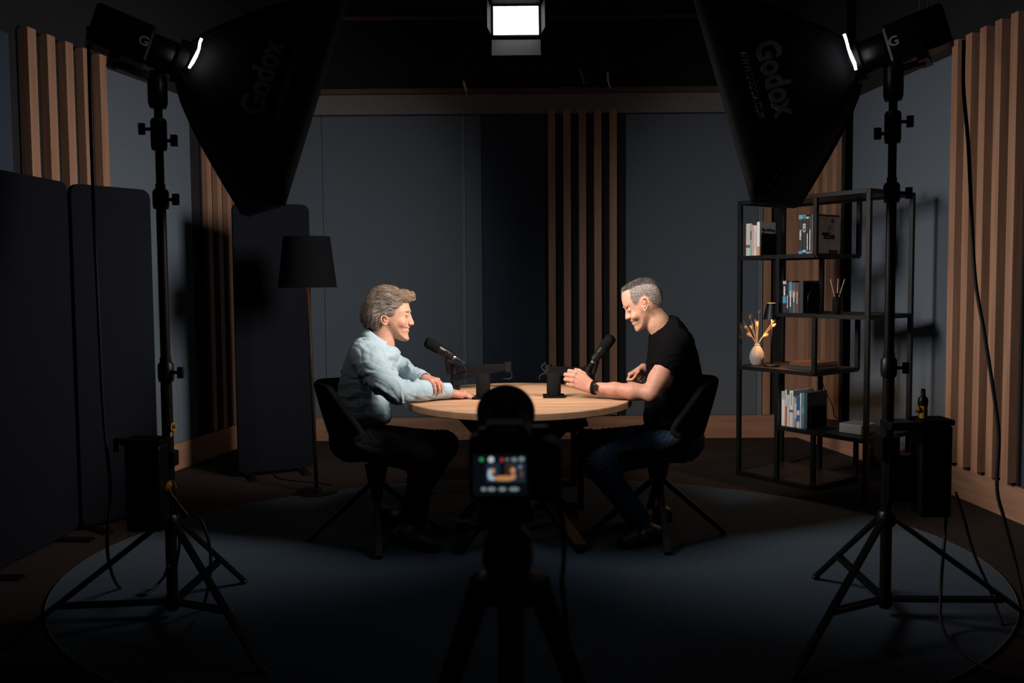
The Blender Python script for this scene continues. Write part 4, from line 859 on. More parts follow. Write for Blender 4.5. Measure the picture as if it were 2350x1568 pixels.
# ------------------------------------------------------------------ people: volumes blended into skins
import openvdb
def A(px, py, Y): return np.array(at(px, py, Y))
def smin(a, b, k):
    h = np.clip(0.5+0.5*(b-a)/k, 0, 1); return b+(a-b)*h-k*h*(1-h)
class Field:
    def __init__(s, lo, hi, h):
        s.lo = np.array(lo, float); s.h = h; s.n = np.ceil((np.array(hi)-s.lo)/h).astype(int)+1
        s.a = np.full(s.n, 0.5, np.float32); s.ax = [(s.lo[i]+h*np.arange(s.n[i])).astype(np.float32) for i in range(3)]
    def reg(s, lo, hi):
        i0 = np.clip(np.floor((np.array(lo)-s.lo)/s.h).astype(int), 0, s.n-1); i1 = np.clip(np.ceil((np.array(hi)-s.lo)/s.h).astype(int)+1, 0, s.n)
        if np.any(i1 <= i0): return None
        sl = tuple(slice(a, b) for a, b in zip(i0, i1)); X, Y, Z = (s.ax[i][sl[i]] for i in range(3))
        return sl, X[:, None, None], Y[None, :, None], Z[None, None, :]
    def put(s, d, sl, k, sub=False):
        a = s.a[sl]
        s.a[sl] = -smin(-a, d, k) if sub else smin(a, d, k)
    def cone(s, p, q, r0, r1, k=0.02, sub=False, flat=None):
        p = np.array(p, float); q = np.array(q, float); m = max(r0, r1)*(max(1, flat[1]) if flat else 1)+2.5*k+0.02
        R = s.reg(np.minimum(p, q)-m, np.maximum(p, q)+m)
        if R is None: return s
        sl, X, Y, Z = R; ax = q-p; dx, dy, dz = X-p[0], Y-p[1], Z-p[2]
        sc = 1.0
        if flat:
            f = np.array(flat[0], float); f /= np.linalg.norm(f); c = 1/flat[1]-1; t = (dx*f[0]+dy*f[1]+dz*f[2])*c
            dx, dy, dz = dx+f[0]*t, dy+f[1]*t, dz+f[2]*t; ax = ax+f*(ax@f)*c; sc = min(1, flat[1])
        L2 = max(ax@ax, 1e-12); t = np.clip((dx*ax[0]+dy*ax[1]+dz*ax[2])/L2, 0, 1)
        d = np.sqrt((dx-ax[0]*t)**2+(dy-ax[1]*t)**2+(dz-ax[2]*t)**2)-(r0+(r1-r0)*t)
        s.put((d*sc).astype(np.float32), sl, k, sub); return s
    def chain(s, pts, rs, k=0.02, flat=None):
        for i in range(len(pts)-1): s.cone(pts[i], pts[i+1], rs[i], rs[i+1], k, flat=flat)
        return s
    def ball(s, c, r, k=0.01, sub=False, rad=None):
        c = np.array(c, float); rad = np.array(rad if rad is not None else (r, r, r), float); m = rad+2.5*k+0.015; R = s.reg(c-m, c+m)
        if R is None: return s
        sl, X, Y, Z = R; e = np.sqrt(((X-c[0])/rad[0])**2+((Y-c[1])/rad[1])**2+((Z-c[2])/rad[2])**2)
        s.put(((e-1)*rad.min()).astype(np.float32), sl, k, sub); return s
    def inflate(s, poly, yc, W, R, k=0.01, p=2.0, wmax=0.3):
        """closed outline in the X-Z plane blown up sideways"""
        poly = np.array(poly, float); lo = np.array([poly[:, 0].min(), yc-wmax, poly[:, 1].min()])-0.03; hi = np.array([poly[:, 0].max(), yc+wmax, poly[:, 1].max()])+0.03
        rg = s.reg(lo, hi)
        if rg is None: return s
        sl, X, Y, Z = rg
        x, z = np.meshgrid(X[:, 0, 0], Z[0, 0, :], indexing='ij'); sd = poly_sd(poly, x, z)
        w = W(x, z)*(1-(1-np.clip(sd/R, 0, 1))**p)**(1/p); y = np.abs(Y-yc); w = w[:, None, :]; sd = sd[:, None, :]
        d = np.where(sd > 0, (y-w)*0.75, np.sqrt(np.minimum(sd, 0)**2+(y*0.75)**2))
        s.put(d.astype(np.float32), sl, k); return s
    def cut(s, p, n, k=0.003):
        """keep only the side the normal points away from"""
        p = np.array(p, float); n = np.array(n, float); n /= np.linalg.norm(n); X, Y, Z = s.ax
        d = ((X-p[0])*n[0])[:, None, None]+((Y-p[1])*n[1])[None, :, None]+((Z-p[2])*n[2])[None, None, :]
        s.a = -smin(-s.a, -d.astype(np.float32), k); return s
    def mesh(s):
        a = np.clip(s.a, -3*s.h, 3*s.h).astype(np.float32); g = openvdb.FloatGrid(3*s.h); g.copyFromArray(a)
        out = g.convertToQuads(isovalue=0.0) if True else None
        v, f = out[0], out[-1]
        v = np.asarray(v, float)*s.h+s.lo; f = np.asarray(f, int)[:, ::-1]
        return v, f
    def cast(s, px, py, y0=3.7, y1=5.0):
        ys = np.arange(y0, y1, s.h*0.5)
        P = np.array([A(px, py, y0), A(px, py, y1)]); pts = P[0]+(P[1]-P[0])*((ys-y0)/(y1-y0))[:, None]
        i = np.round((pts-s.lo)/s.h).astype(int); ok = np.all((i >= 0) & (i < s.n), axis=1)
        for q, j, o_ in zip(pts, i, ok):
            if o_ and s.a[tuple(j)] < 0: return q
        return None
def poly_sd(poly, x, z):
    d = np.full(x.shape, 1e9); inside = np.zeros(x.shape, bool); n = len(poly)
    for i in range(n):
        ax_, az = poly[i]; bx_, bz = poly[(i+1) % n]; ex, ez_ = bx_-ax_, bz-az; wx, wz = x-ax_, z-az
        t = np.clip((wx*ex+wz*ez_)/max(ex*ex+ez_*ez_, 1e-12), 0, 1); d = np.minimum(d, (wx-ex*t)**2+(wz-ez_*t)**2)
        if abs(bz-az) > 1e-12:
            c = ((az > z) != (bz > z)) & (x < (bx_-ax_)*(z-az)/(bz-az)+ax_); inside ^= c
    return np.where(inside, 1, -1)*np.sqrt(d)
def xz(pts, Y, n=4, closed=True):
    """pixel outline -> X,Z outline at depth Y, rounded"""
    P = [A(a, b, Y)[[0, 2]] for a, b in pts]
    if n <= 1: return np.array(P)
    out = []; m = len(P)
    for i in range(m):
        a, b, c, d = P[i-1], P[i], P[(i+1) % m], P[(i+2) % m]
        for k in range(n):
            t = k/n; out.append(0.5*((2*b)+(c-a)*t+(2*a-5*b+4*c-d)*t*t+(3*b-a-3*c+d)*t**3))
    return np.array(out)
def rbf(anch, Y, sig):
    P = np.array([A(a, b, Y)[[0, 2]] for a, b, _ in anch]); w = np.array([c for _, _, c in anch])
    def f(x, z):
        num = 0; den = 1e-9
        for (px, pz), v_ in zip(P, w):
            g = np.exp(-((x-px)**2+(z-pz)**2)/(2*sig*sig))+1e-6; num = num+g*v_; den = den+g
        return num/den
    return f
def normals(v, f):
    n = np.zeros_like(v); t = v[f]; c = np.cross(t[:, 2]-t[:, 0], t[:, 3]-t[:, 1])
    for i in range(4): np.add.at(n, f[:, i], c)
    return n/np.maximum(np.linalg.norm(n, axis=1, keepdims=True), 1e-12)
def relax(v, f, it=2, lam=0.5):
    e = np.concatenate([f[:, [0, 1]], f[:, [1, 2]], f[:, [2, 3]], f[:, [3, 0]]]); e = np.concatenate([e, e[:, ::-1]])
    cnt = np.bincount(e[:, 0], minlength=len(v))[:, None].astype(float)
    for _ in range(it):
        acc = np.zeros_like(v)
        for c in range(3): acc[:, c] = np.bincount(e[:, 0], weights=v[e[:, 1], c], minlength=len(v))
        v = v+(acc/np.maximum(cnt, 1)-v)*lam
    return v
def np_mesh(name, v, f, col=None):
    me = bpy.data.meshes.new(name); f = np.asarray(f); k = f.shape[1]
    me.vertices.add(len(v)); me.vertices.foreach_set('co', np.asarray(v, np.float32).ravel())
    me.loops.add(f.size); me.loops.foreach_set('vertex_index', f.astype(np.int32).ravel())
    me.polygons.add(len(f)); me.polygons.foreach_set('loop_start', (np.arange(len(f))*k).astype(np.int32))
    try: me.polygons.foreach_set('loop_total', np.full(len(f), k, np.int32))
    except Exception: pass
    me.update(calc_edges=True); me.validate()
    if col is not None:
        at_ = me.color_attributes.new('Col', 'FLOAT_COLOR', 'POINT'); c = np.ones((len(v), 4), np.float32); c[:, :3] = col; at_.data.foreach_set('color', c.ravel())
    return me
def join_vf(L):
    V, Fc, o_ = [], [], 0
    for v, f in L: V.append(v); Fc.append(f+o_); o_ += len(v)
    return np.concatenate(V), np.concatenate(Fc)
def folds(v, n, seeds, amp, mask=None):
    """ridge folds: seeds = list of (direction, wavelength, warp, weight)"""
    d = np.zeros(len(v)); W = 0
    for i, (dr, wl, wp, wt) in enumerate(seeds):
        dr = np.array(dr, float); dr /= np.linalg.norm(dr); ph = 1.7*i
        w = wp*(np.sin(v@np.array([11.3, 7.1, 9.7])+ph)+np.sin(v@np.array([-6.2, 13.0, 17.3])*1.3+2*ph)+0.6*np.sin(v@np.array([23., -19., 27.])+ph))
        s_ = np.sin(2*np.pi*(v@dr)/wl+w+ph); d += wt*(1-np.abs(s_))**1.5; W += wt
    d = d/W-0.35
    if mask is not None: d = d*mask
    return v+n*(amp*d)[:, None]
def gauss(v, c, r): return np.exp(-((v-np.array(c))**2).sum(1)/(2*r*r))
def hand(fd, wrist, Fv, Nv, Sv, curls, thumb, sc=1.0, spread=0.06, k=0.0035, wr=0.021, tilt=0.0, fat=1.0):
    wrist = np.array(wrist, float); Fv, Nv, Sv = [np.array(x, float)/np.linalg.norm(x) for x in (Fv, Nv, Sv)]
    base = [(0.090, 0.0315), (0.094, 0.0105), (0.088, -0.0105), (0.078, -0.0300)]
    ln = [(0.044, 0.026, 0.021), (0.049, 0.029, 0.022), (0.045, 0.027, 0.022), (0.035, 0.020, 0.019)]
    rr = [(0.0100, 0.0090, 0.0082, 0.0066), (0.0102, 0.0092, 0.0082, 0.0066), (0.0098, 0.0088, 0.0080, 0.0064), (0.0088, 0.0080, 0.0072, 0.0058)]
    for i, ((bf, bs), l, r, cu) in enumerate(zip(base, ln, rr, curls)):
        kb = wrist+(Fv*bf+Sv*bs)*sc-Nv*(0.004 if i in (0, 3) else 0.0)*sc
        fd.cone(wrist+Sv*bs*0.55*sc, kb, 0.0150*sc, 0.0112*sc, 0.012); fd.ball(kb+Nv*0.0035*sc, 0.0105*sc, 0.005)
        fd.cone(wrist+Sv*bs*0.6*sc-Nv*0.010*sc+Fv*0.02, kb-Nv*0.010*sc-Fv*0.012, 0.0140*sc, 0.0095*sc, 0.014)
        sp_ = (1.5-i)*spread+tilt; d0 = Fv*math.cos(sp_)+Sv*math.sin(sp_); th = 0; p = kb
        for j in range(3):
            th += cu[j]; d_ = d0*math.cos(th)-Nv*math.sin(th); q = p+d_*l[j]*sc
            fd.cone(p, q, r[j]*sc*fat, r[j+1]*sc*fat, k if j else 0.006); p = q
    p = wrist+(Fv*0.022+Sv*0.020)*sc-Nv*0.008*sc
    for j, (cf, cs, cn, l, r0, r1) in enumerate(thumb):
        d_ = Fv*cf+Sv*cs+Nv*cn; d_ /= np.linalg.norm(d_); q = p+d_*l*sc; fd.cone(p, q, r0*sc, r1*sc, 0.010 if j == 0 else 0.004); p = q
    return fd
def strands(v, n, idx, direc, length, seg, rad, lift, colf, wav=0.3, seed=1, jit=0.22, coh=0.0, hug=None):
    r = np.random.default_rng(seed); N = len(idx); p = v[idx]-n[idx]*0.002; nn = n[idx]; L = length(p)*r.uniform(0.6, 1.2, N); P = [p]; ph = r.uniform(0, 6.28, (N, 3))*(1-coh); fr = r.uniform(60, 110, (N, 1))*(1-coh)+95*coh
    ph = ph+coh*2.0*np.sin(p@np.array([[31., 17., -22.], [55., 90., 12.], [-40., 33., 61.]]).T)
    dj = r.normal(size=(N, 3))*jit; up = nn
    for i in range(seg):
        d = direc(p)+dj+wav*np.sin(ph+fr*p[:, [1, 2, 0]]); d -= nn*(d*nn).sum(1, keepdims=True)*0.75; d /= np.maximum(np.linalg.norm(d, axis=1, keepdims=True), 1e-9)
        d = d+nn*lift*(1.2-1.6*i/seg); p = p+d*(L/seg)[:, None]
        if hug is not None:
            ks = [KD.find(x)[1] for x in p]; nn = n[ks]; over = ((p-v[ks])*nn).sum(1); p = p-nn*(over-np.clip(over, -0.0005, hug))[:, None]
        P.append(p)
    P = np.stack(P, 1); S = seg+1; T = np.gradient(P, axis=1); T /= np.maximum(np.linalg.norm(T, axis=2, keepdims=True), 1e-9)
    ref = nn[:, None, :]; u_ = np.cross(T, ref); u_ /= np.maximum(np.linalg.norm(u_, axis=2, keepdims=True), 1e-9); w_ = np.cross(T, u_)
    rd = rad*np.linspace(1, 0.25, S)[None, :, None]; V = []
    for a in (0, 2.094, 4.189): V.append(P+(u_*math.cos(a)+w_*math.sin(a))*rd)
    V = np.stack(V, 2)  # N,S,3,3
    vid = np.arange(N*S*3).reshape(N, S, 3); fs = []
    for a in range(3):
        b = (a+1) % 3; fs.append(np.stack([vid[:, :-1, a], vid[:, :-1, b], vid[:, 1:, b], vid[:, 1:, a]], -1).reshape(-1, 4))
    c = colf(v[idx], r); c = np.repeat(np.repeat(c[:, None, None, :], S, 1), 3, 2).reshape(-1, 3)
    return V.reshape(-1, 3), np.concatenate(fs), c
from mathutils import kdtree
def make_kd(v):
    global KD
    KD = kdtree.KDTree(len(v))
    for i, x in enumerate(v): KD.insert(x, i)
    KD.balance()
def to_px(v):
    Rm = np.array(CAM_R); q = (v-np.array([0, 0, CAM_H]))@Rm; return PCX+F_PX*q[:, 0]/-q[:, 2], PCY-F_PX*q[:, 1]/-q[:, 2]
def blob(px, py, cx, cy, rx, ry): return np.exp(-(((px-cx)/rx)**2+((py-cy)/ry)**2))
SKIN = mat('skin', (1, 1, 1), 0.52, var=0.14, vscale=60, bump=0.25, bscale=600, attr='Col', sss=0.12, spec=0.35)
HAIRM = mat('hair_strands', (1, 1, 1), 0.55, var=0.15, vscale=90, attr='Col', spec=0.35)
def head_extras(fd, yc, ear, nose, alar, eye, mouth, cheek):
    pass

def build_ear(fd, yc, ring, fill, concha, wid):
    for sg in (-1, 1):
        pts = [A(x, y, yc) for x, y in ring]; cx = np.mean([p[0] for p in pts])
        for p, (fx_,) in zip(pts, [(f,) for f in ear_flare(ring)]): p[1] = yc+sg*(wid+0.002+0.014*fx_)
        fd.chain(pts, [0.0036]*len(pts), 0.004)
        c = A(*fill[:2], yc); c[1] = yc+sg*(wid+0.001); fd.ball(c, 0, 0.006, rad=(fill[2], 0.0055, fill[3]))
        c = A(*concha, yc); c[1] = yc+sg*(wid+0.008); fd.ball(c, 0.0065, 0.003, sub=True)
def ear_flare(ring):
    xs = np.array([r[0] for r in ring]); 
    return np.abs(xs-EAR_FRONT)/12.0

# ================================================================== person in the blue shirt
yc = 4.385
P1 = thing('person', 'seated person in a light blue shirt with wavy grey-brown hair, hands on the table', 'person', (-0.80, yc, 0.46))
hd = Field((-0.80, yc-0.13, 1.00), (-0.47, yc+0.13, 1.36), 0.0022)
skull = [(937, 695), (940, 705), (942, 713), (940.5, 720), (938.5, 728), (937.5, 738), (939, 746), (940.2, 750), (940.2, 752.5), (937.5, 755.5), (938.8, 760), (936.3, 765.5), (937.3, 772), (938.8, 777.5), (936, 782), (928, 783.5), (917, 781), (905, 775), (894, 767), (884, 759), (870, 757), (856, 757), (846, 748), (838, 735), (834, 718), (836, 700), (843, 684), (856, 673), (874, 667), (893, 666), (912, 669), (926, 678), (933, 687)]
Wh = rbf([(880, 690, 0.080), (860, 720, 0.078), (905, 700, 0.076), (925, 705, 0.068), (925, 730, 0.069), (905, 745, 0.069), (925, 765, 0.046), (932, 776, 0.034), (900, 762, 0.060), (880, 750, 0.064), (850, 745, 0.066)], yc, 0.032)
hd.inflate(xz(skull, yc), yc, Wh, 0.072, 0.004)
hd.chain([A(868, 815, yc+0.00), A(877, 790, yc), A(882, 755, yc)], [0.064, 0.0615, 0.058], 0.014)
nose = [(941.5, 719), (945, 728.5), (948.8, 737), (950.3, 742.5), (948, 746.5), (941.5, 747.3), (936, 745.5), (933, 736), (937, 722)]
Wn = rbf([(941, 720, 0.0085), (944, 731, 0.0090), (948, 741, 0.0130), (940, 743, 0.0175), (936, 736, 0.016)], yc, 0.008)
hd.inflate(xz(nose, yc), yc, Wn, 0.011, 0.006)
for sg in (-1, 1):
    c = A(941.8, 743.2, yc); c[1] = yc+sg*0.0135; hd.ball(c, 0.0075, 0.006)
    c = A(937.5, 721.5, yc); c[1] = yc+sg*0.043; hd.ball(c, 0.0125, 0.012, sub=True)
    c = A(934.2, 722.8, yc); c[1] = yc+sg*0.0330; hd.ball(c, 0.0122, 0.006)
    c = A(926, 740, yc); c[1] = yc+sg*0.044; hd.ball(c, 0.017, 0.022)
    p0, p1, p2 = A(942, 755.6, yc), A(934.5, 755.3, yc), A(929, 752.0, yc); p1[1] = yc+sg*0.021; p2[1] = yc+sg*0.034
    hd.cone(p0, p1, 0.0032, 0.0030, 0.003, sub=True); hd.cone(p1, p2, 0.0030, 0.0015, 0.004, sub=True)
    p0, p1 = A(935, 744.5, yc), A(928, 757, yc); p0[1] = yc+sg*0.034; p1[1] = yc+sg*0.041; hd.cone(p0, p1, 0.0018, 0.0014, 0.006, sub=True)
    c = A(939, 715.2, yc); c[1] = yc+sg*0.026; hd.ball(c, 0, 0.008, rad=(0.007, 0.018, 0.006))
EAR_FRONT = 894
build_ear(hd, yc, [(893, 730), (890.5, 725), (885, 723.2), (880.6, 727), (880.3, 733), (883.5, 739.5), (888.5, 743.8), (892.5, 742), (893.5, 737)], (887.5, 733, 0.013, 0.020), (889.8, 732.2), 0.069)
# near arm and hand (right hand resting flat on the table)
T0 = TH+0.001
wr1 = A(1030, 899.5, 4.275); el1 = A(913, 900, 4.125); sh1 = A(842, 818, 4.205)
ar = Field((-0.75, 4.02, 0.70), (-0.16, 4.48, 1.0), 0.0022)
ar.chain([el1, (el1+wr1)/2+np.array([0, 0, 0.002]), wr1], [0.043, 0.040, 0.027], 0.02, flat=((0, 0, 1), 0.92))
F1 = np.array([0.93, 0.34, -0.16]); S1 = np.array([-0.34, 0.94, 0.05]); N1 = np.cross(F1, S1); N1 = N1 if N1[2] > 0 else -N1
hand(ar, wr1, F1, N1, S1, [(0.22, 0.16, 0.12), (0.20, 0.16, 0.12), (0.20, 0.18, 0.12), (0.24, 0.20, 0.12)], [(0.75, 0.62, -0.2, 0.040, 0.0135, 0.0115), (0.88, 0.40, -0.15, 0.034, 0.0112, 0.0098), (0.95, 0.2, -0.15, 0.027, 0.0096, 0.0072)], sc=0.95)
# far arm and hand (left hand folded over the near forearm)
wr2 = A(978, 871, 4.288); el2 = A(930, 856, 4.58); 
ar.chain([wr2+(el2-wr2)*0.5, wr2], [0.036, 0.025], 0.02)
F2 = np.array([0.66, -0.74, -0.04]); N2 = np.array([0.12, 0.05, 0.99]); S2 = np.cross(F2, N2); S2 = S2 if S2[0] > 0 and S2[1] < 5 else -S2
S2 = np.array([-0.74, -0.66, 0.0]); N2 = np.cross(F2, S2); N2 = N2 if N2[2] > 0 else -N2
hand(ar, wr2+np.array([0, 0, 0.006]), F2, N2, S2, [(0.40, 0.75, 0.35), (0.40, 0.80, 0.35), (0.42, 0.80, 0.35), (0.48, 0.80, 0.35)], [(0.7, 0.6, -0.5, 0.036, 0.0125, 0.011), (0.75, 0.2, -0.7, 0.030, 0.0105, 0.0095), (0.7, 0.1, -0.75, 0.025, 0.009, 0.007)], sc=0.86)
# covered core of the body
co = Field((-1.02, 4.0, 0.02), (-0.25, 4.80, 1.18), 0.007)
hipn, hipf = A(812, 1012, 4.30), A(815, 1010, 4.47); knn, knf = A(972, 1052, 4.22), A(1018, 1022, 4.54); ann, anf = A(952, 1200, 4.26), A(935, 1178, 4.58)
co.chain([A(815, 1005, yc), A(825, 920, yc), A(855, 830, yc), A(872, 795, yc)], [0.11, 0.10, 0.10, 0.055], 0.06, flat=((0, 1, 0), 1.35))
for hp, kn_, an in ((hipn, knn, ann), (hipf, knf, anf)): co.chain([hp, kn_, an], [0.072, 0.050, 0.036], 0.03)
co.chain([sh1, el1], [0.05, 0.042], 0.03); co.chain([A(868, 815, 4.57), el2, wr2+(el2-wr2)*0.5], [0.05, 0.042, 0.034], 0.03)
vh, fh = hd.mesh(); vh = relax(vh, fh, 1, 0.4); va, fa = ar.mesh(); va = relax(va, fa, 1, 0.4); vc_, fc_ = co.mesh()
V, Fq = join_vf([(vh, fh), (va, fa), (vc_, fc_)]); px, py = to_px(V)
skin = np.tile(np.array([0.52, 0.27, 0.18]), (len(V), 1))
def tint(c, w): global skin; skin = skin*(1-w[:, None])+np.array(c)*w[:, None]
hm = (V[:, 2] > 1.0)
tint((0.62, 0.25, 0.17), 0.6*blob(px, py, 922, 742, 12, 10)*hm); tint((0.60, 0.22, 0.15), 0.7*blob(px, py, 947, 741, 5, 6)*hm); tint((0.52, 0.17, 0.13), 0.85*blob(px, py, 939, 751.5, 5, 2)*hm)
tint((0.52, 0.17, 0.13), 0.85*blob(px, py, 936.5, 760, 4, 2.2)*hm); tint((0.58, 0.22, 0.16), 0.6*blob(px, py, 886, 734, 9, 12)*hm); tint((0.30, 0.19, 0.13), 0.75*blob(px, py, 937, 714.6, 6, 1.6)*hm)
tint((0.56, 0.24, 0.17), 0.5*(va.shape[0] > 0)*((V[:, 2] < 0.95).astype(float)))
me = np_mesh('body', V, Fq, skin); obj('body', me, SKIN, P1, True)
# eye lines, teeth
def on_face(fd, pts, r, name, m, parent, off=0.0008, taper=True):
    q = [fd.cast(x, y) for x, y in pts]; q = [Vector(p)-Vector((0, off, 0)) for p in q if p is not None]
    if len(q) > 1: MB().tube(smooth_pts(q, 3), r, 6).build(name, m, parent, smooth=True)
LASH = mat('dark_lash', (0.035, 0.02, 0.015), 0.8); TEETH = mat('teeth', (0.75, 0.70, 0.62), 0.3)
on_face(hd, [(931.0, 723.4), (933.5, 722.6), (936.3, 722.4)], 0.0008, 'eyelid_line', LASH, P1)
BROW = mat('brow_hair', (0.09, 0.055, 0.035), 0.9, var=0.4, vscale=400)
on_face(hd, [(931.5, 717.0), (935, 714.8), (938.5, 714.0), (941, 715.0)], 0.0015, 'eyebrow', BROW, P1, off=0.0)
tpts = [(938.6, 755.6), (936.5, 755.8), (934, 755.4), (931.8, 754.4)]; q = []
for x, y in tpts:
    p = hd.cast(x, y)
    if p is not None: q.append(Vector(p)+Vector((0, -0.0005, 0)))
if len(q) > 1: MB().tube(q, [0.0022, 0.0024, 0.0022, 0.0012][:len(q)], 6).build('teeth', TEETH, P1, smooth=True)
# hair: scalp cap plus individual strands
hairpoly = [(877, 653), (891, 655), (902, 659), (912, 662), (927, 664), (937, 669), (947, 669), (953, 675), (954, 684), (949, 691), (942, 695), (937, 694), (930, 692), (923, 701), (915, 710), (910, 719), (907, 725), (900, 726), (891, 723.5), (881, 724.5), (877.5, 728), (876, 738), (875, 748), (873, 760), (869, 761), (863, 754), (854, 751), (842, 750), (833, 743), (828, 731), (830, 721), (832, 709), (836, 698), (842, 686), (851, 668), (863, 659)]
hp_ = xz(hairpoly, yc, 3)
hf = Field((-0.83, yc-0.14, 1.02), (-0.45, yc+0.14, 1.36), 0.003)
grown = [(946, 684), (941, 693), (936, 704), (930, 716), (915, 735), (890, 755), (868, 766), (846, 757), (832, 742), (827, 722), (829, 704), (836, 684), (851, 666), (872, 655), (893, 656), (915, 662), (935, 670)]
Wg = lambda x, z: Wh(x, z)+0.011
hf.inflate(xz(grown, yc), yc, Wg, 0.074, 0.004)
X, Z = np.meshgrid(hf.ax[0], hf.ax[2], indexing='ij'); sdp = poly_sd(hp_, X, Z).astype(np.float32)
hf.a = -smin(-hf.a, np.broadcast_to(sdp[:, None, :], hf.a.shape), 0.010)
quiff = [(915, 668), (928, 665), (940, 669), (949, 671), (953, 678), (952, 686), (946, 691), (938, 692), (930, 688), (920, 682)]
hf.inflate(xz(quiff, yc), yc, lambda x, z: 0.034+0*x, 0.03, 0.010)
v, f = hf.mesh(); v = relax(v, f, 2); n = normals(v, f)
def hdir(p):
    px, py = to_px(p); t = np.clip((930-px)/95, 0, 1); low = np.clip((py-690)/60, 0, 1); back = np.clip((865-px)/35, 0, 1); front = np.clip((px-918)/25, 0, 1)
    dx = -(1-0.75*back)*(1-front)+0.9*front; dz = 0.10-0.55*low-1.1*back+0.0*front-0.3*front; return np.stack([dx, 0.15*np.sign(p[:, 1]-yc)*0, dz], 1)
from mathutils import noise as mnoise
HC = A(885, 705, yc)
def locks(p):
    d = hdir(p); d /= np.maximum(np.linalg.norm(d, axis=1, keepdims=True), 1e-9); q_ = p-HC; s_ = d[:, 0]*q_[:, 0]+d[:, 2]*q_[:, 2]; t_ = -d[:, 2]*q_[:, 0]+d[:, 0]*q_[:, 2]; y_ = q_[:, 1]
    w_ = 0.006*np.sin(s_*70+y_*40)
    n1 = np.array([mnoise.noise((a_/0.050, b_/0.0105, c_/0.030)) for a_, b_, c_ in zip(s_, t_+w_, y_)]); n2 = np.array([mnoise.noise((a_/0.022+9, b_/0.0050, c_/0.016)) for a_, b_, c_ in zip(s_, t_+w_, y_)])
    return n1, n2
L1, L2 = locks(v); v = v+n*(0.0085*L1+0.0035*L2)[:, None]; n = normals(v, f)
def hcol(p, r=None):
    px, py = to_px(p); N = len(p); u_ = 0.5*(r.uniform(0, 1, N) if r is not None else np.full(N, 0.45))+0.25+0.55*(lambda q: q[0]*0.7+q[1]*0.5)(locks(p)); side = np.clip((py-682)/30, 0, 1)*np.clip((px-838)/25, 0, 1)
    brown = np.array([0.075, 0.042, 0.025]); grey = np.array([0.36, 0.30, 0.26]); sand = np.array([0.33, 0.21, 0.115]); w = np.clip(0.30+0.45*side+1.1*(u_-0.5), 0, 1)[:, None]
    fr = np.clip((px-895)/30, 0, 1)[:, None]*(1-side[:, None]); c = 1.25*(brown*(1-w)+grey*w); return c*(1-0.5*fr)+sand*0.5*fr
keep = n[:, 1] < 0.6
hairobj_v, hairobj_f = v, f
r_ = np.random.default_rng(3); idx = r_.choice(np.where(v[:, 2] > 0)[0], 11000)
make_kd(v)
sv, sf, sc_ = strands(v, n, idx, hdir, lambda p: np.full(len(p), 0.055), 8, 0.00065, 0.07, hcol, wav=0.34, seed=5, jit=0.05, coh=0.95, hug=0.0045)
# loose ends around the silhouette
idx2 = r_.choice(np.where((to_px(v)[1] < 700) & (np.abs(v[:, 1]-yc) < 0.06))[0], 420)
sv2, sf2, sc2 = strands(v, n, idx2, hdir, lambda p: np.full(len(p), 0.040), 9, 0.00045, 0.28, hcol, wav=0.8, seed=8, jit=0.25, coh=0.5, hug=0.013)
V, Fq = join_vf([(v, f), (sv, sf), (sv2, sf2)])
obj('hair', np_mesh('hair', V, Fq, np.concatenate([hcol(v)*0.45, sc_, sc2])), HAIRM, P1, True)

# light blue shirt
SHIRT = mat('light_blue_cotton', (0.36, 0.46, 0.52), 0.85, var=0.06, vscale=30, bump=0.25, bscale=900, spec=0.2, sheen=0.15)
sf_ = Field((-1.02, 4.02, 0.46), (-0.28, 4.78, 1.14), 0.004)
torso = [(846, 769), (828, 773), (811, 787), (796, 820), (785, 860), (776, 900), (767, 940), (763, 962), (768, 985), (800, 992), (832, 984), (886, 972), (897, 962), (893, 930), (891, 900), (899, 860), (911, 832), (917, 812), (908, 798), (893, 789), (868, 774)]
Ws = rbf([(830, 800, 0.215), (870, 800, 0.205), (900, 815, 0.18), (800, 860, 0.20), (850, 870, 0.195), (890, 870, 0.165), (790, 930, 0.185), (840, 940, 0.185), (885, 940, 0.16), (780, 980, 0.175), (860, 975, 0.17)], yc, 0.07)
sf_.inflate(xz(torso, yc), yc, Ws, 0.125, 0.012, p=2.2, wmax=0.3)
cf1 = wr1+(el1-wr1)*0.02
sf_.chain([A(838, 812, 4.235), A(858, 842, 4.165), A(880, 873, 4.125), el1+np.array([0, 0, 0.002]), el1+(wr1-el1)*0.45+np.array([0, 0, 0.006]), cf1+(el1-wr1)*0.12+np.array([0, 0, 0.003])], [0.078, 0.074, 0.067, 0.058, 0.0465, 0.039], 0.03)
sf_.chain([A(865, 815, 4.535), A(900, 840, 4.60), el2, wr2+(el2-wr2)*0.22], [0.078, 0.068, 0.058, 0.040], 0.03)
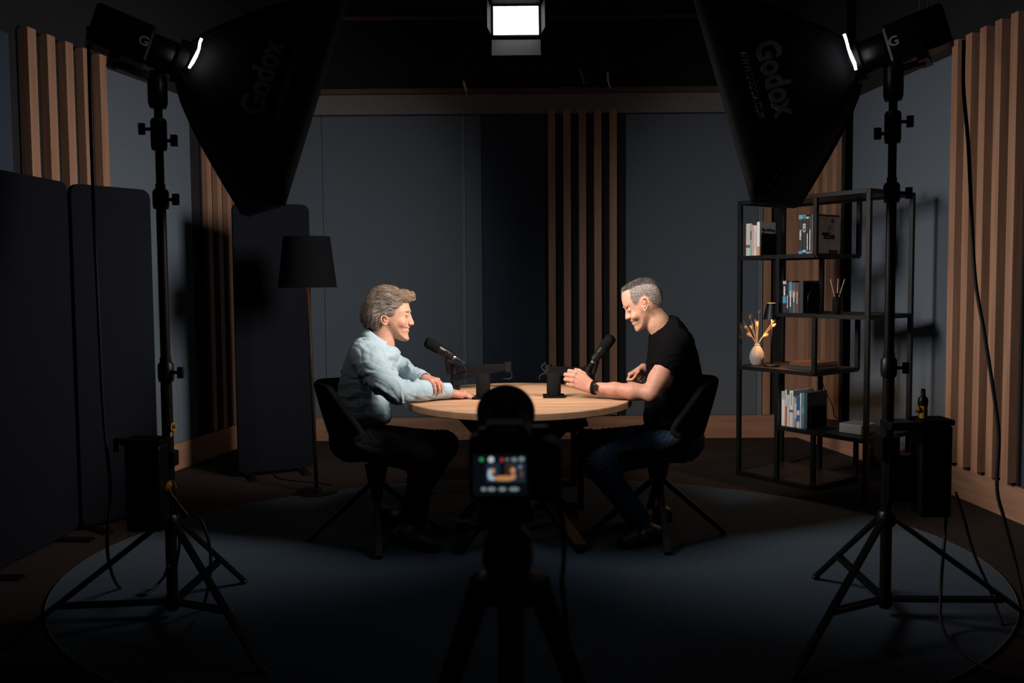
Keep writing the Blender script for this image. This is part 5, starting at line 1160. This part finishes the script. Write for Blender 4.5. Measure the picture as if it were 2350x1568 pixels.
# table keeps the sleeve from sinking below the top
X, Y, Z = sf_.ax; onT = ((X[:, None]-TC.x)**2+(Y[None, :]-TC.y)**2 < (TR+0.005)**2)
blk = np.where(onT[:, :, None], (TH+0.0008-Z)[None, None, :], -1.0).astype(np.float32); sf_.a = np.maximum(sf_.a, blk)
v, f = sf_.mesh(); v = relax(v, f, 3); n = normals(v, f)
FL = [
 ([(812, 838), (840, 832), (872, 828), (900, 836), (914, 855)], 5, -0.006), ([(818, 826), (850, 820), (884, 820)], 6, 0.004), ([(820, 861), (850, 857), (880, 850), (902, 846)], 5, -0.006), ([(822, 849), (858, 846), (890, 838)], 5, 0.004),
 ([(832, 872), (858, 886), (884, 900), (903, 912)], 5, -0.008), ([(842, 866), (868, 880), (894, 894)], 6, 0.006), ([(905, 868), (918, 880), (924, 898), (920, 920)], 4, -0.007), ([(913, 862), (928, 876), (932, 895), (928, 918)], 5, 0.006),
 ([(936, 874), (941, 890), (938, 912)], 4, -0.005), ([(948, 876), (955, 895), (953, 915)], 5, 0.004), ([(968, 880), (976, 898)], 5, -0.004), ([(940, 905), (970, 912), (1000, 911)], 4, -0.004),
 ([(809, 812), (804, 830), (807, 850), (818, 866)], 2.5, -0.005), ([(778, 848), (795, 856), (812, 862)], 4, -0.005), ([(774, 862), (792, 869), (815, 872)], 4, 0.004), ([(770, 880), (790, 882), (815, 880)], 4, -0.004), ([(768, 896), (792, 893), (822, 886)], 4, 0.003),
 ([(766, 915), (790, 909), (820, 900), (850, 900)], 4.5, -0.006), ([(765, 928), (795, 922), (830, 915)], 5, 0.005), ([(764, 942), (790, 938), (825, 930), (860, 925)], 4.5, -0.006), ([(770, 955), (805, 950), (845, 944)], 5, 0.005), ([(775, 968), (815, 966), (855, 957), (885, 950)], 4, -0.005),
 ([(860, 905), (872, 925), (876, 950)], 6, -0.006), ([(876, 908), (884, 930), (884, 955)], 6, 0.006), ([(845, 775), (858, 795), (880, 808)], 4, -0.004), ([(833, 780), (845, 798), (868, 812), (885, 818)], 5, 0.004), ([(826, 790), (838, 806), (860, 818)], 3.5, -0.005),
 ([(925, 812), (938, 832), (944, 855)], 4, -0.006), ([(935, 822), (952, 840), (965, 860)], 4, 0.005), ([(918, 845), (935, 862), (958, 872)], 4, -0.006), ([(955, 845), (968, 862), (982, 872)], 3.5, -0.005)]
vx, vy = to_px(v); front = n[:, 1] < 0.35; wob = 2.2*np.sin(v@np.array([60., 25., 47.]))+1.5*np.sin(v@np.array([-35., 60., 81.])+1.0)
disp = np.zeros(len(v))
for pl, wd, am in FL:
    dmin = np.full(len(v), 1e9)
    for (x0, y0), (x1, y1) in zip(pl[:-1], pl[1:]):
        ex_, ey_ = x1-x0, y1-y0; t_ = np.clip(((vx+wob-x0)*ex_+(vy+wob-y0)*ey_)/(ex_*ex_+ey_*ey_), 0, 1); dmin = np.minimum(dmin, np.hypot(vx+wob-x0-ex_*t_, vy+wob-y0-ey_*t_))
    disp += 1.35*am*np.exp(-(dmin/(0.8*wd))**2)
v = v+n*(disp*(0.35+0.65*front))[:, None]
n = normals(v, f); v = folds(v, n, [((0.6, 0.1, 1), 0.13, 1.6, 1), ((1, 0.3, -0.5), 0.10, 1.8, 0.8)], 0.004)
zt = np.where((v[:, 0]-TC.x)**2+(v[:, 1]-TC.y)**2 < TR**2, TH+0.0008, -1); v[:, 2] = np.maximum(v[:, 2], zt)
so = obj('shirt', np_mesh('shirt', v, f), SHIRT, P1, True, label='light blue button shirt')
shirt_field = sf_
# cuffs
def ring_band(c, ax, r0, r1, w, name, m, parent, sq=1.0, thick=0.0035):
    ax = Vector(ax).normalized(); c = Vector(c)
    return MB().lathe([(r0, 0), (r0+0.0015, 0.002), (r1, w), (r1-thick, w), (r0-thick, 0.0), (r0, 0)], c, ax, 40).build(name, m, parent, smooth='auto')
ax1 = Vector(wr1-el1).normalized()
ring_band(Vector(wr1)-ax1*0.052+UP*0.006, ax1, 0.0395, 0.0395, 0.055, 'cuff', SHIRT, P1)
ax2 = Vector(wr2-el2).normalized(); ring_band(Vector(wr2)-ax2*0.055, ax2, 0.036, 0.034, 0.045, 'cuff', SHIRT, P1)
# collar: two leaves folded round the neck
def collar():
    nb = Vector(A(872, 773, yc)); nx_ = Vector((0.55, 0, 0.83)).normalized(); fx_ = Vector((0.83, 0, -0.55)).normalized(); sy = Vector((0, 1, 0)); m = MB(); K = 40; rows = []
    for i in range(K+1):
        a = math.radians(-152+304*i/K); ca, sa = math.cos(a+math.pi), math.sin(a+math.pi); q = abs(-1+2*i/K)
        r_top = 0.070; r_bot = 0.084+0.008*q; top = 0.004-0.004*q**2; dep = 0.042+0.036*max(0, (q-0.60)/0.40)
        d_ = fx_*ca+sy*sa
        rows.append([nb+d_*(r_top-0.004)+nx_*(top-0.036), nb+d_*(r_top-0.001)+nx_*top, nb+d_*(r_top+0.004)+nx_*(top+0.002), nb+d_*(r_bot)+nx_*(top-dep*0.55), nb+d_*(r_bot+0.006)+nx_*(top-dep)])
    vs = [p for r in rows for p in r]; w = 5
    fs = [(i*w+j, i*w+j+1, (i+1)*w+j+1, (i+1)*w+j) for i in range(K) for j in range(w-1)]
    o = m.add(vs, fs).build('collar', SHIRT, P1, smooth=True); md = o.modifiers.new('solid', 'SOLIDIFY'); md.thickness = 0.003; md.offset = 0; return o
collar()
# grey undershirt in the open neck, buttons on the front
MB().ell(A(901, 806, yc), ((0.5, 0, -0.86), (0, 1, 0), (0.86, 0, 0.5)), (0.045, 0.035, 0.020)).build('undershirt', mat('lilac_grey_knit', (0.30, 0.27, 0.33), 0.9, var=0.2, vscale=200), P1, smooth=True)
BUT = mat('shirt_button', (0.62, 0.66, 0.68), 0.3)
for bx_, by_ in ((908, 833), (897, 868), (890, 905), (893, 940)):
    p = sf_.cast(bx_-5, by_)
    if p is not None:
        c = Vector(A(bx_-1, by_, yc-0.012)); MB().cyl(c, c+Vector((0.006, -0.004, 0)), 0.0055, n=12).build('button', BUT, P1)
# dark trousers, belt and shoes
PANT = mat('black_trousers', (0.018, 0.020, 0.029), 0.85, var=0.2, vscale=60, bump=0.3, bscale=600, spec=0.2)
pf = Field((-1.05, 3.95, 0.03), (-0.22, 4.85, 0.68), 0.0055)
pf.cone(A(808, 1008, yc-0.05), A(812, 1004, yc+0.06), 0.118, 0.118, 0.05)
pf.chain([hipn+np.array([0, 0, 0.004]), knn, ann], [0.098, 0.073, 0.056], 0.03); pf.chain([hipf, knf, anf], [0.098, 0.074, 0.056], 0.03)
X, Y, Z = pf.ax
pf.cut(A(820, 978, yc), (-0.25, 0, 1))
v, f = pf.mesh(); v = relax(v, f, 2); n = normals(v, f); kk = gauss(v, knn, 0.10)+gauss(v, knf, 0.1)+gauss(v, hipn, 0.12)*0.6
v = folds(v, n, [((0.8, 0.2, 0.6), 0.045, 1.0, 1), ((0.3, 0.1, 1), 0.07, 1.0, 0.7)], 0.010, 0.3+kk)
obj('trousers', np_mesh('trousers', v, f), PANT, P1, True)
MB().tube([Vector(A(822, 984, yc))+Vector((0.104*math.cos(a)*0.95, 0.150*math.sin(a), 0.025*math.cos(a))) for a in [2*math.pi*i/32 for i in range(32)]], 0.014, 8, closed=True).build('belt', BLACK_PLASTIC, P1, smooth=True)
SHOE = mat('black_shoe', (0.010, 0.009, 0.009), 0.5, var=0.2, vscale=60)
def shoe(ankle, heel, toe, parent, name='shoe', flat_sole=True):
    ankle, heel, toe = (np.array(x, float) for x in (ankle, heel, toe)); lo = np.minimum(np.minimum(ankle, heel), toe)-0.09; hi = np.maximum(np.maximum(ankle, heel), toe)+0.09
    fd = Field(lo, hi, 0.004); mid = heel+(toe-heel)*0.62; sd_ = np.cross(toe-heel, (0, 0, 1)); sd_ /= np.linalg.norm(sd_); up = np.cross(sd_, toe-heel); up /= np.linalg.norm(up); up = up if up[2] > 0 else -up
    fd.chain([heel+up*0.034, mid+up*0.030, toe+up*0.024-(toe-heel)/np.linalg.norm(toe-heel)*0.03], [0.034, 0.040, 0.032], 0.025, flat=(sd_, 1.15)); fd.chain([ankle, heel+up*0.045+(toe-heel)*0.18], [0.042, 0.040], 0.03)
    fd.cut(heel+up*0.004, -up)
    v, f = fd.mesh(); v = relax(v, f, 2); so = obj(name, np_mesh(name, v, f), SHOE, parent, True)
    poly = [(-0.036, -0.02), (-0.030, 0.10), (-0.044, 0.20), (-0.036, 0.265), (0.0, 0.285), (0.036, 0.265), (0.042, 0.2), (0.030, 0.10), (0.036, -0.02), (0.0, -0.038)]
    ln_ = np.linalg.norm(toe-heel); d_ = (toe-heel)/ln_
    MB().prism([(a, b*ln_/0.27) for a, b in poly], Vector(heel-up*0.010), Vector(sd_), Vector(d_), 0.014 if np.dot(np.cross(sd_, d_), up) > 0 else -0.014).build('sole', MATTE_BLACK, so)
zf_ = RZ+0.011
def gp(px, py, z=zf_): return np.array(fl(px, py, z))
shoe(A(948, 1212, 4.24), gp(928, 1240)+np.array([-0.03, 0, 0.0]), gp(1003, 1262), P1)
hl = A(866, 1196, 4.52); shoe(A(905, 1180, 4.55), hl, np.array([hl[0]+0.19, 4.47, zf_+0.004]), P1)

# ================================================================== person in the black T-shirt
yd = 4.39
P2 = thing('person', 'seated person in a black T-shirt and jeans with short grey hair, looking down', 'person', (0.86, yd, 0.46))
hd = Field((0.52, yd-0.13, 1.00), (0.95, yd+0.13, 1.38), 0.0022)
skull = [(1427, 672), (1426.5, 683), (1428, 693.5), (1431, 703), (1436.5, 710.5), (1441, 717), (1444, 725), (1446, 731), (1446.6, 735), (1448.6, 739), (1450.8, 741.3), (1451.6, 745), (1455.6, 749), (1457, 755), (1460, 760.5), (1467, 762.5), (1476, 759.5), (1487, 751), (1496, 738), (1503, 724), (1512, 713), (1518.5, 701), (1520, 684), (1518, 668), (1511.5, 655), (1500.5, 644), (1486, 638.5), (1471, 638.5), (1456, 643.5), (1441, 652), (1432, 659), (1428, 666)]
Wh2 = rbf([(1480, 665, 0.079), (1500, 690, 0.077), (1455, 675, 0.074), (1440, 690, 0.066), (1450, 710, 0.068), (1470, 715, 0.068), (1462, 748, 0.044), (1459, 757, 0.033), (1480, 738, 0.060), (1490, 722, 0.064), (1512, 700, 0.066)], yd, 0.032)
hd.inflate(xz(skull, yd), yd, Wh2, 0.072, 0.004)
hd.chain([A(1497, 722, yd), A(1508, 740, yd), A(1532, 770, yd)], [0.056, 0.0615, 0.070], 0.012)
nose = [(1433.5, 708), (1435.8, 714), (1435.2, 722), (1435.2, 730.5), (1437.8, 734.4), (1443.5, 732), (1449, 731), (1449.5, 722), (1442, 712)]
Wn2 = rbf([(1435, 709, 0.0085), (1436.5, 720, 0.0090), (1437.5, 731, 0.0125), (1444, 730, 0.0170), (1447, 725, 0.016)], yd, 0.008)
hd.inflate(xz(nose, yd), yd, Wn2, 0.011, 0.006)
for sg in (-1, 1):
    c = A(1443.3, 729, yd); c[1] = yd+sg*0.013; hd.ball(c, 0.0072, 0.006)
    c = A(1438.0, 709.5, yd); c[1] = yd+sg*0.043; hd.ball(c, 0.0125, 0.012, sub=True)
    c = A(1441.8, 711.4, yd); c[1] = yd+sg*0.0315; hd.ball(c, 0.0118, 0.006)
    c = A(1452, 726, yd); c[1] = yd+sg*0.042; hd.ball(c, 0.015, 0.022)
    p0, p1, p2 = A(1448.5, 741.5, yd), A(1452.2, 739.6, yd), A(1456, 738.6, yd); p1[1] = yd+sg*0.018; p2[1] = yd+sg*0.028
    hd.cone(p0, p1, 0.0022, 0.0022, 0.003, sub=True); hd.cone(p1, p2, 0.0022, 0.0012, 0.004, sub=True)
    c = A(1433.8, 705.0, yd); c[1] = yd+sg*0.024; hd.ball(c, 0, 0.008, rad=(0.007, 0.018, 0.006))
EAR_FRONT = 1468
build_ear(hd, yd, [(1468.5, 691), (1469.5, 685), (1475, 682.8), (1480.5, 685.5), (1482.3, 692), (1481, 700), (1478, 707), (1475, 712.5), (1472, 709), (1470.5, 703)], (1475.5, 697, 0.013, 0.029), (1473, 700), 0.070)
face_field2 = hd
el = A(1497, 903, 4.125); wr = A(1359, 890, 4.265); shl = A(1556, 795, 4.20)
ar = Field((0.24, 3.98, 0.70), (0.95, 4.80, 1.06), 0.0022)
elm = el+(wr-el)*0.30
ar.chain([shl+(el-shl)*0.30, shl+(el-shl)*0.72, el], [0.060, 0.053, 0.042], 0.03)
ar.chain([el+np.array([0.0, 0, 0.002]), elm+np.array([0, 0, 0.0]), el+(wr-el)*0.62+np.array([0, 0, 0.002]), wr], [0.040, 0.0405, 0.033, 0.0270], 0.02, flat=((0, 1, 0), 0.95))
F3 = np.array([-0.86, 0.20, 0.40]); N3 = np.array([-0.20, -0.97, 0.08]); S3 = np.cross(N3, F3); S3 = S3 if S3[2] > 0 else -S3; N3 = np.cross(F3, S3); N3 = N3 if N3[1] < 0 else -N3
hand(ar, wr+np.array([-0.010, 0, 0.006]), F3, N3, S3, [(0.62, 1.55, 0.9), (0.58, 1.55, 0.9), (0.58, 1.55, 0.9), (0.65, 1.55, 0.9)], [(0.80, 0.45, -0.45, 0.042, 0.0135, 0.012), (0.85, 0.10, -0.55, 0.034, 0.0115, 0.0100), (0.75, -0.1, -0.65, 0.026, 0.0098, 0.0074)], sc=1.06, spread=0.015, tilt=-0.30, fat=1.08)
# far arm, loosely curled hand in front of the chest
wrf = A(1478, 846, 4.60); elf = A(1530, 872, 4.66)
ar.chain([elf, wrf], [0.040, 0.027], 0.02)
F4 = np.array([-0.80, -0.10, -0.58]); N4 = np.array([-0.30, 0.88, 0.36]); S4 = np.cross(F4, N4); S4 = S4 if S4[2] > 0 or S4[0] < 0 else -S4
N4 = N4-F4*(N4@F4)/(F4@F4); S4 = np.cross(F4, N4); S4 = S4 if S4[1] < 0 else -S4
hand(ar, wrf, F4, N4, S4, [(0.75, 1.45, 0.9), (0.85, 1.5, 0.9), (0.9, 1.5, 0.9), (0.95, 1.5, 0.9)], [(0.55, 0.35, -0.70, 0.040, 0.0130, 0.0115), (0.85, 0.10, -0.50, 0.034, 0.0112, 0.0098), (0.95, -0.2, -0.20, 0.027, 0.0096, 0.0072)], sc=0.92, spread=0.02)
co = Field((0.30, 4.0, 0.02), (1.10, 4.80, 1.20), 0.007)
hipn, hipf = A(1568, 1012, 4.30), A(1565, 1008, 4.48); knn, knf = A(1368, 1062, 4.23), A(1348, 1020, 4.54); ann, anf = A(1472, 1198, 4.28), A(1455, 1186, 4.56)
co.chain([A(1562, 1005, yd), A(1555, 920, yd), A(1548, 830, yd), A(1538, 780, yd)], [0.11, 0.10, 0.10, 0.05], 0.06, flat=((0, 1, 0), 1.35))
for hp, kn_, an in ((hipn, knn, ann), (hipf, knf, anf)): co.chain([hp, kn_, an], [0.072, 0.050, 0.036], 0.03)
co.chain([shl, shl+(el-shl)*0.4], [0.055, 0.055], 0.03); co.chain([A(1552, 800, 4.58), elf], [0.05, 0.038], 0.03)
vh, fh = hd.mesh(); vh = relax(vh, fh, 1, 0.4); va, fa = ar.mesh(); va = relax(va, fa, 1, 0.4); vc_, fc_ = co.mesh()
zt = np.where((va[:, 0]-TC.x)**2+(va[:, 1]-TC.y)**2 < TR**2, TH+0.0005, -1); va[:, 2] = np.maximum(va[:, 2], zt)
V, Fq = join_vf([(vh, fh), (va, fa), (vc_, fc_)]); px, py = to_px(V)
skin = np.tile(np.array([0.50, 0.26, 0.175]), (len(V), 1)); hm = (V[:, 2] > 1.0)
tint((0.56, 0.23, 0.16), 0.5*blob(px, py, 1452, 722, 12, 10)*hm); tint((0.58, 0.22, 0.16), 0.6*blob(px, py, 1438, 730, 5, 6)*hm); tint((0.42, 0.15, 0.12), 0.8*blob(px, py, 1450.5, 739.5, 4, 2.2)*hm); tint((0.48, 0.18, 0.14), 0.6*blob(px, py, 1453, 745, 4, 2.2)*hm)
tint((0.58, 0.22, 0.16), 0.5*blob(px, py, 1475, 697, 8, 16)*hm); tint((0.10, 0.07, 0.06), 0.8*blob(px, py, 1435.5, 703.6, 6, 1.7)*hm)
tint((0.33, 0.20, 0.155), 0.45*blob(px, py, 1470, 751, 16, 11)*hm); tint((0.55, 0.24, 0.17), 0.5*((V[:, 2] < 0.93).astype(float)))
# cropped hair: the sides are shaved close, so the scalp itself is grey there
fade = xz([(1440, 666), (1443, 684), (1448, 694), (1456, 701.5), (1460.5, 695), (1464.5, 685), (1474, 679), (1484, 684), (1491, 694), (1500, 701), (1510, 707), (1522, 705), (1523, 684), (1517, 658), (1501, 640), (1480, 634), (1455, 640), (1435, 654), (1424, 667), (1430, 670)], yd, 2)
sdv = poly_sd(fade, V[:, 0], V[:, 2]); wf = np.clip(sdv/0.007, 0, 1)*hm
tint((0.235, 0.20, 0.185), 0.85*wf)
top_p = xz([(1424, 670), (1434, 668), (1447, 662), (1465, 655), (1490, 653), (1504, 660), (1512, 676), (1517, 696), (1523, 700), (1526, 680), (1520, 655), (1503, 634), (1480, 628), (1455, 634), (1436, 648), (1420, 662)], yd, 3)
tint((0.045, 0.038, 0.036), 0.9*np.clip(poly_sd(top_p, V[:, 0], V[:, 2])/0.008, 0, 1)*hm)
obj('body', np_mesh('body', V, Fq, skin), SKIN, P2, True)
on_face(hd, [(1437.2, 710.0), (1439.0, 711.2), (1441.2, 711.6), (1443.2, 710.8)], 0.0012, 'eyelid_line', LASH, P2)
BROW2 = mat('dark_brow_hair', (0.035, 0.025, 0.02), 0.9, var=0.4, vscale=400)
on_face(hd, [(1431.8, 702.6), (1435, 703.2), (1439, 705.2), (1442.5, 707.6)], 0.0016, 'eyebrow', BROW2, P2, off=0.0)
# hair
topp = xz([(1424, 670), (1434, 668), (1447, 662), (1465, 655), (1490, 653), (1504, 660), (1512, 676), (1517, 696), (1523, 700), (1526, 680), (1520, 655), (1503, 634), (1480, 628), (1455, 634), (1436, 648), (1420, 662)], yd, 3)
n = normals(vh, fh); sdt = poly_sd(topp, vh[:, 0], vh[:, 2]); sda = poly_sd(fade, vh[:, 0], vh[:, 2]); r_ = np.random.default_rng(4)
def hdir2(p):
    px, py = to_px(p); front = np.clip((1460-px)/35, 0, 1); back = np.clip((px-1500)/20, 0, 1); return np.stack([-0.9+1.6*back, 0*px, 0.35*front-0.9*back-0.1], 1)
def hc_top(p, r): N = len(p); u_ = r.uniform(0, 1, (N, 1)); px, py = to_px(p); g = np.clip((1470-px)/45, 0, 1)[:, None]*0.55; w = (u_ < 0.12+g*0.5).astype(float); return np.array([0.022, 0.018, 0.017])*(1-w)+np.array([0.20, 0.18, 0.17])*w
def hc_side(p, r): N = len(p); u_ = r.uniform(0, 1, (N, 1)); return np.where(u_ < 0.5, np.array([0.42, 0.38, 0.35]), np.array([0.10, 0.085, 0.08]))
it = r_.choice(np.where(sdt > 0.001)[0], 5200); a1 = strands(vh, n, it, hdir2, lambda p: np.full(len(p), 0.015), 4, 0.0008, 0.65, hc_top, wav=0.35, seed=11)
is_ = r_.choice(np.where((sda > 0.002) & (sdt < 0.002))[0], 5200); a2 = strands(vh, n, is_, hdir2, lambda p: np.full(len(p), 0.0055), 2, 0.0006, 0.55, hc_side, wav=0.2, seed=12)
V, Fq = join_vf([(a1[0], a1[1]), (a2[0], a2[1])]); obj('hair', np_mesh('hair', V, Fq, np.concatenate([a1[2], a2[2]])), HAIRM, P2, True, label='short cropped hair, dark on top and grey at the sides')
# T-shirt
TEE = mat('black_jersey', (0.0035, 0.0033, 0.0036), 0.9, var=0.15, vscale=80, bump=0.3, bscale=800, spec=0.04)
tf_ = Field((0.62, 4.02, 0.44), (1.12, 4.80, 1.24), 0.004)
torso = [(1494, 768), (1489, 800), (1485, 850), (1482, 900), (1481, 940), (1479, 970), (1505, 992), (1560, 1005), (1602, 988), (1613, 930), (1609, 880), (1604, 840), (1593, 795), (1576, 757), (1556, 730), (1544, 724), (1533, 729), (1518, 745)]
Wt = rbf([(1540, 770, 0.19), (1560, 800, 0.215), (1500, 800, 0.19), (1520, 850, 0.205), (1580, 860, 0.20), (1500, 920, 0.18), (1570, 930, 0.185), (1540, 990, 0.175)], yd, 0.07)
tf_.inflate(xz(torso, yd), yd, Wt, 0.12, 0.012, p=2.2, wmax=0.3)
tf_.chain([A(1558, 790, 4.225), shl+(el-shl)*0.18, shl+(el-shl)*0.56], [0.078, 0.077, 0.070], 0.03)
tf_.chain([A(1555, 795, 4.555), A(1545, 840, 4.63)], [0.078, 0.068], 0.03)
v, f = tf_.mesh(); v = relax(v, f, 3); n = normals(v, f)
# trim sleeve ends square to the arm
axs = (el-shl)/np.linalg.norm(el-shl); hem = shl+(el-shl)*0.52; dd = (v-hem)@axs; near = (np.linalg.norm((v-hem)-np.outer(dd, axs), axis=1) < 0.10) & (dd > 0) & (v[:, 1] < 4.27)
v[near] -= np.outer(dd[near], axs)
n = normals(v, f)
v = folds(v, n, [((0.7, 0.2, 1), 0.15, 1.8, 1), ((-0.6, 0.2, 1), 0.11, 2.0, 0.7)], 0.008, 0.5+0.6*gauss(v, A(1540, 860, 4.2), 0.1)+0.8*np.clip((0.66-v[:, 2])/0.1, 0, 1))
obj('t_shirt', np_mesh('t_shirt', v, f), TEE, P2, True, label='plain black crew neck T-shirt')
nb = Vector(A(1520, 752, yd)); nx_ = Vector((-0.66, 0, 0.75)).normalized(); fx_ = Vector((-0.75, 0, -0.66)).normalized()
MB().tube([nb+(fx_*math.cos(a)*0.072+Vector((0, 1, 0))*math.sin(a)*0.074) for a in [2*math.pi*i/40 for i in range(40)]], 0.0075, 8, closed=True).build('neckband', TEE, P2, smooth=True)
# jeans and shoes
JEAN = mat('dark_blue_denim', (0.026, 0.060, 0.115), 0.85, var=0.35, vscale=120, bump=0.4, bscale=700, spec=0.2)
pf = Field((0.22, 3.95, 0.03), (1.16, 4.85, 0.68), 0.0055)
pf.cone(A(1562, 1008, yd-0.05), A(1562, 1004, yd+0.06), 0.118, 0.118, 0.05)
pf.chain([hipn, knn, ann], [0.098, 0.072, 0.055], 0.03); pf.chain([hipf, knf, anf], [0.098, 0.074, 0.056], 0.03)
pf.cut(A(1560, 982, yd), (0.2, 0, 1))
v, f = pf.mesh(); v = relax(v, f, 2); n = normals(v, f); kk = gauss(v, knn, 0.10)+gauss(v, knf, 0.1)+gauss(v, hipn, 0.14)*0.7
v = folds(v, n, [((-0.8, 0.2, 0.6), 0.045, 1.0, 1), ((-0.3, 0.1, 1), 0.06, 1.0, 0.7)], 0.010, 0.3+kk)
obj('jeans', np_mesh('jeans', v, f), JEAN, P2, True)
shoe(A(1474, 1212, 4.27), gp(1503, 1238)+np.array([0.01, 0, 0]), gp(1424, 1254), P2)
hl = A(1530, 1192, 4.50); shoe(A(1490, 1190, 4.53), hl, np.array([hl[0]-0.19, 4.44, zf_+0.004]), P2)
# black watch on the near wrist
axw = Vector(wr-el).normalized(); wc = Vector(wr)-axw*0.012+UP*0.001
wt = MB().lathe([(0.0335, -0.011), (0.0352, -0.010), (0.0352, 0.010), (0.0335, 0.011), (0.031, 0.010), (0.031, -0.010), (0.0335, -0.011)], wc, axw, 36).build('watch_strap', MATTE_BLACK, P2, smooth='auto')
MB().obox(wc+Vector((0, -0.0345, 0.006)), (axw, Vector((0, 1, 0.1)).normalized(), axw.cross(Vector((0, 1, 0.1))).normalized()), (0.012, 0.005, 0.019)).build('watch_case', BLACK_PLASTIC, wt, bevel=0.003)
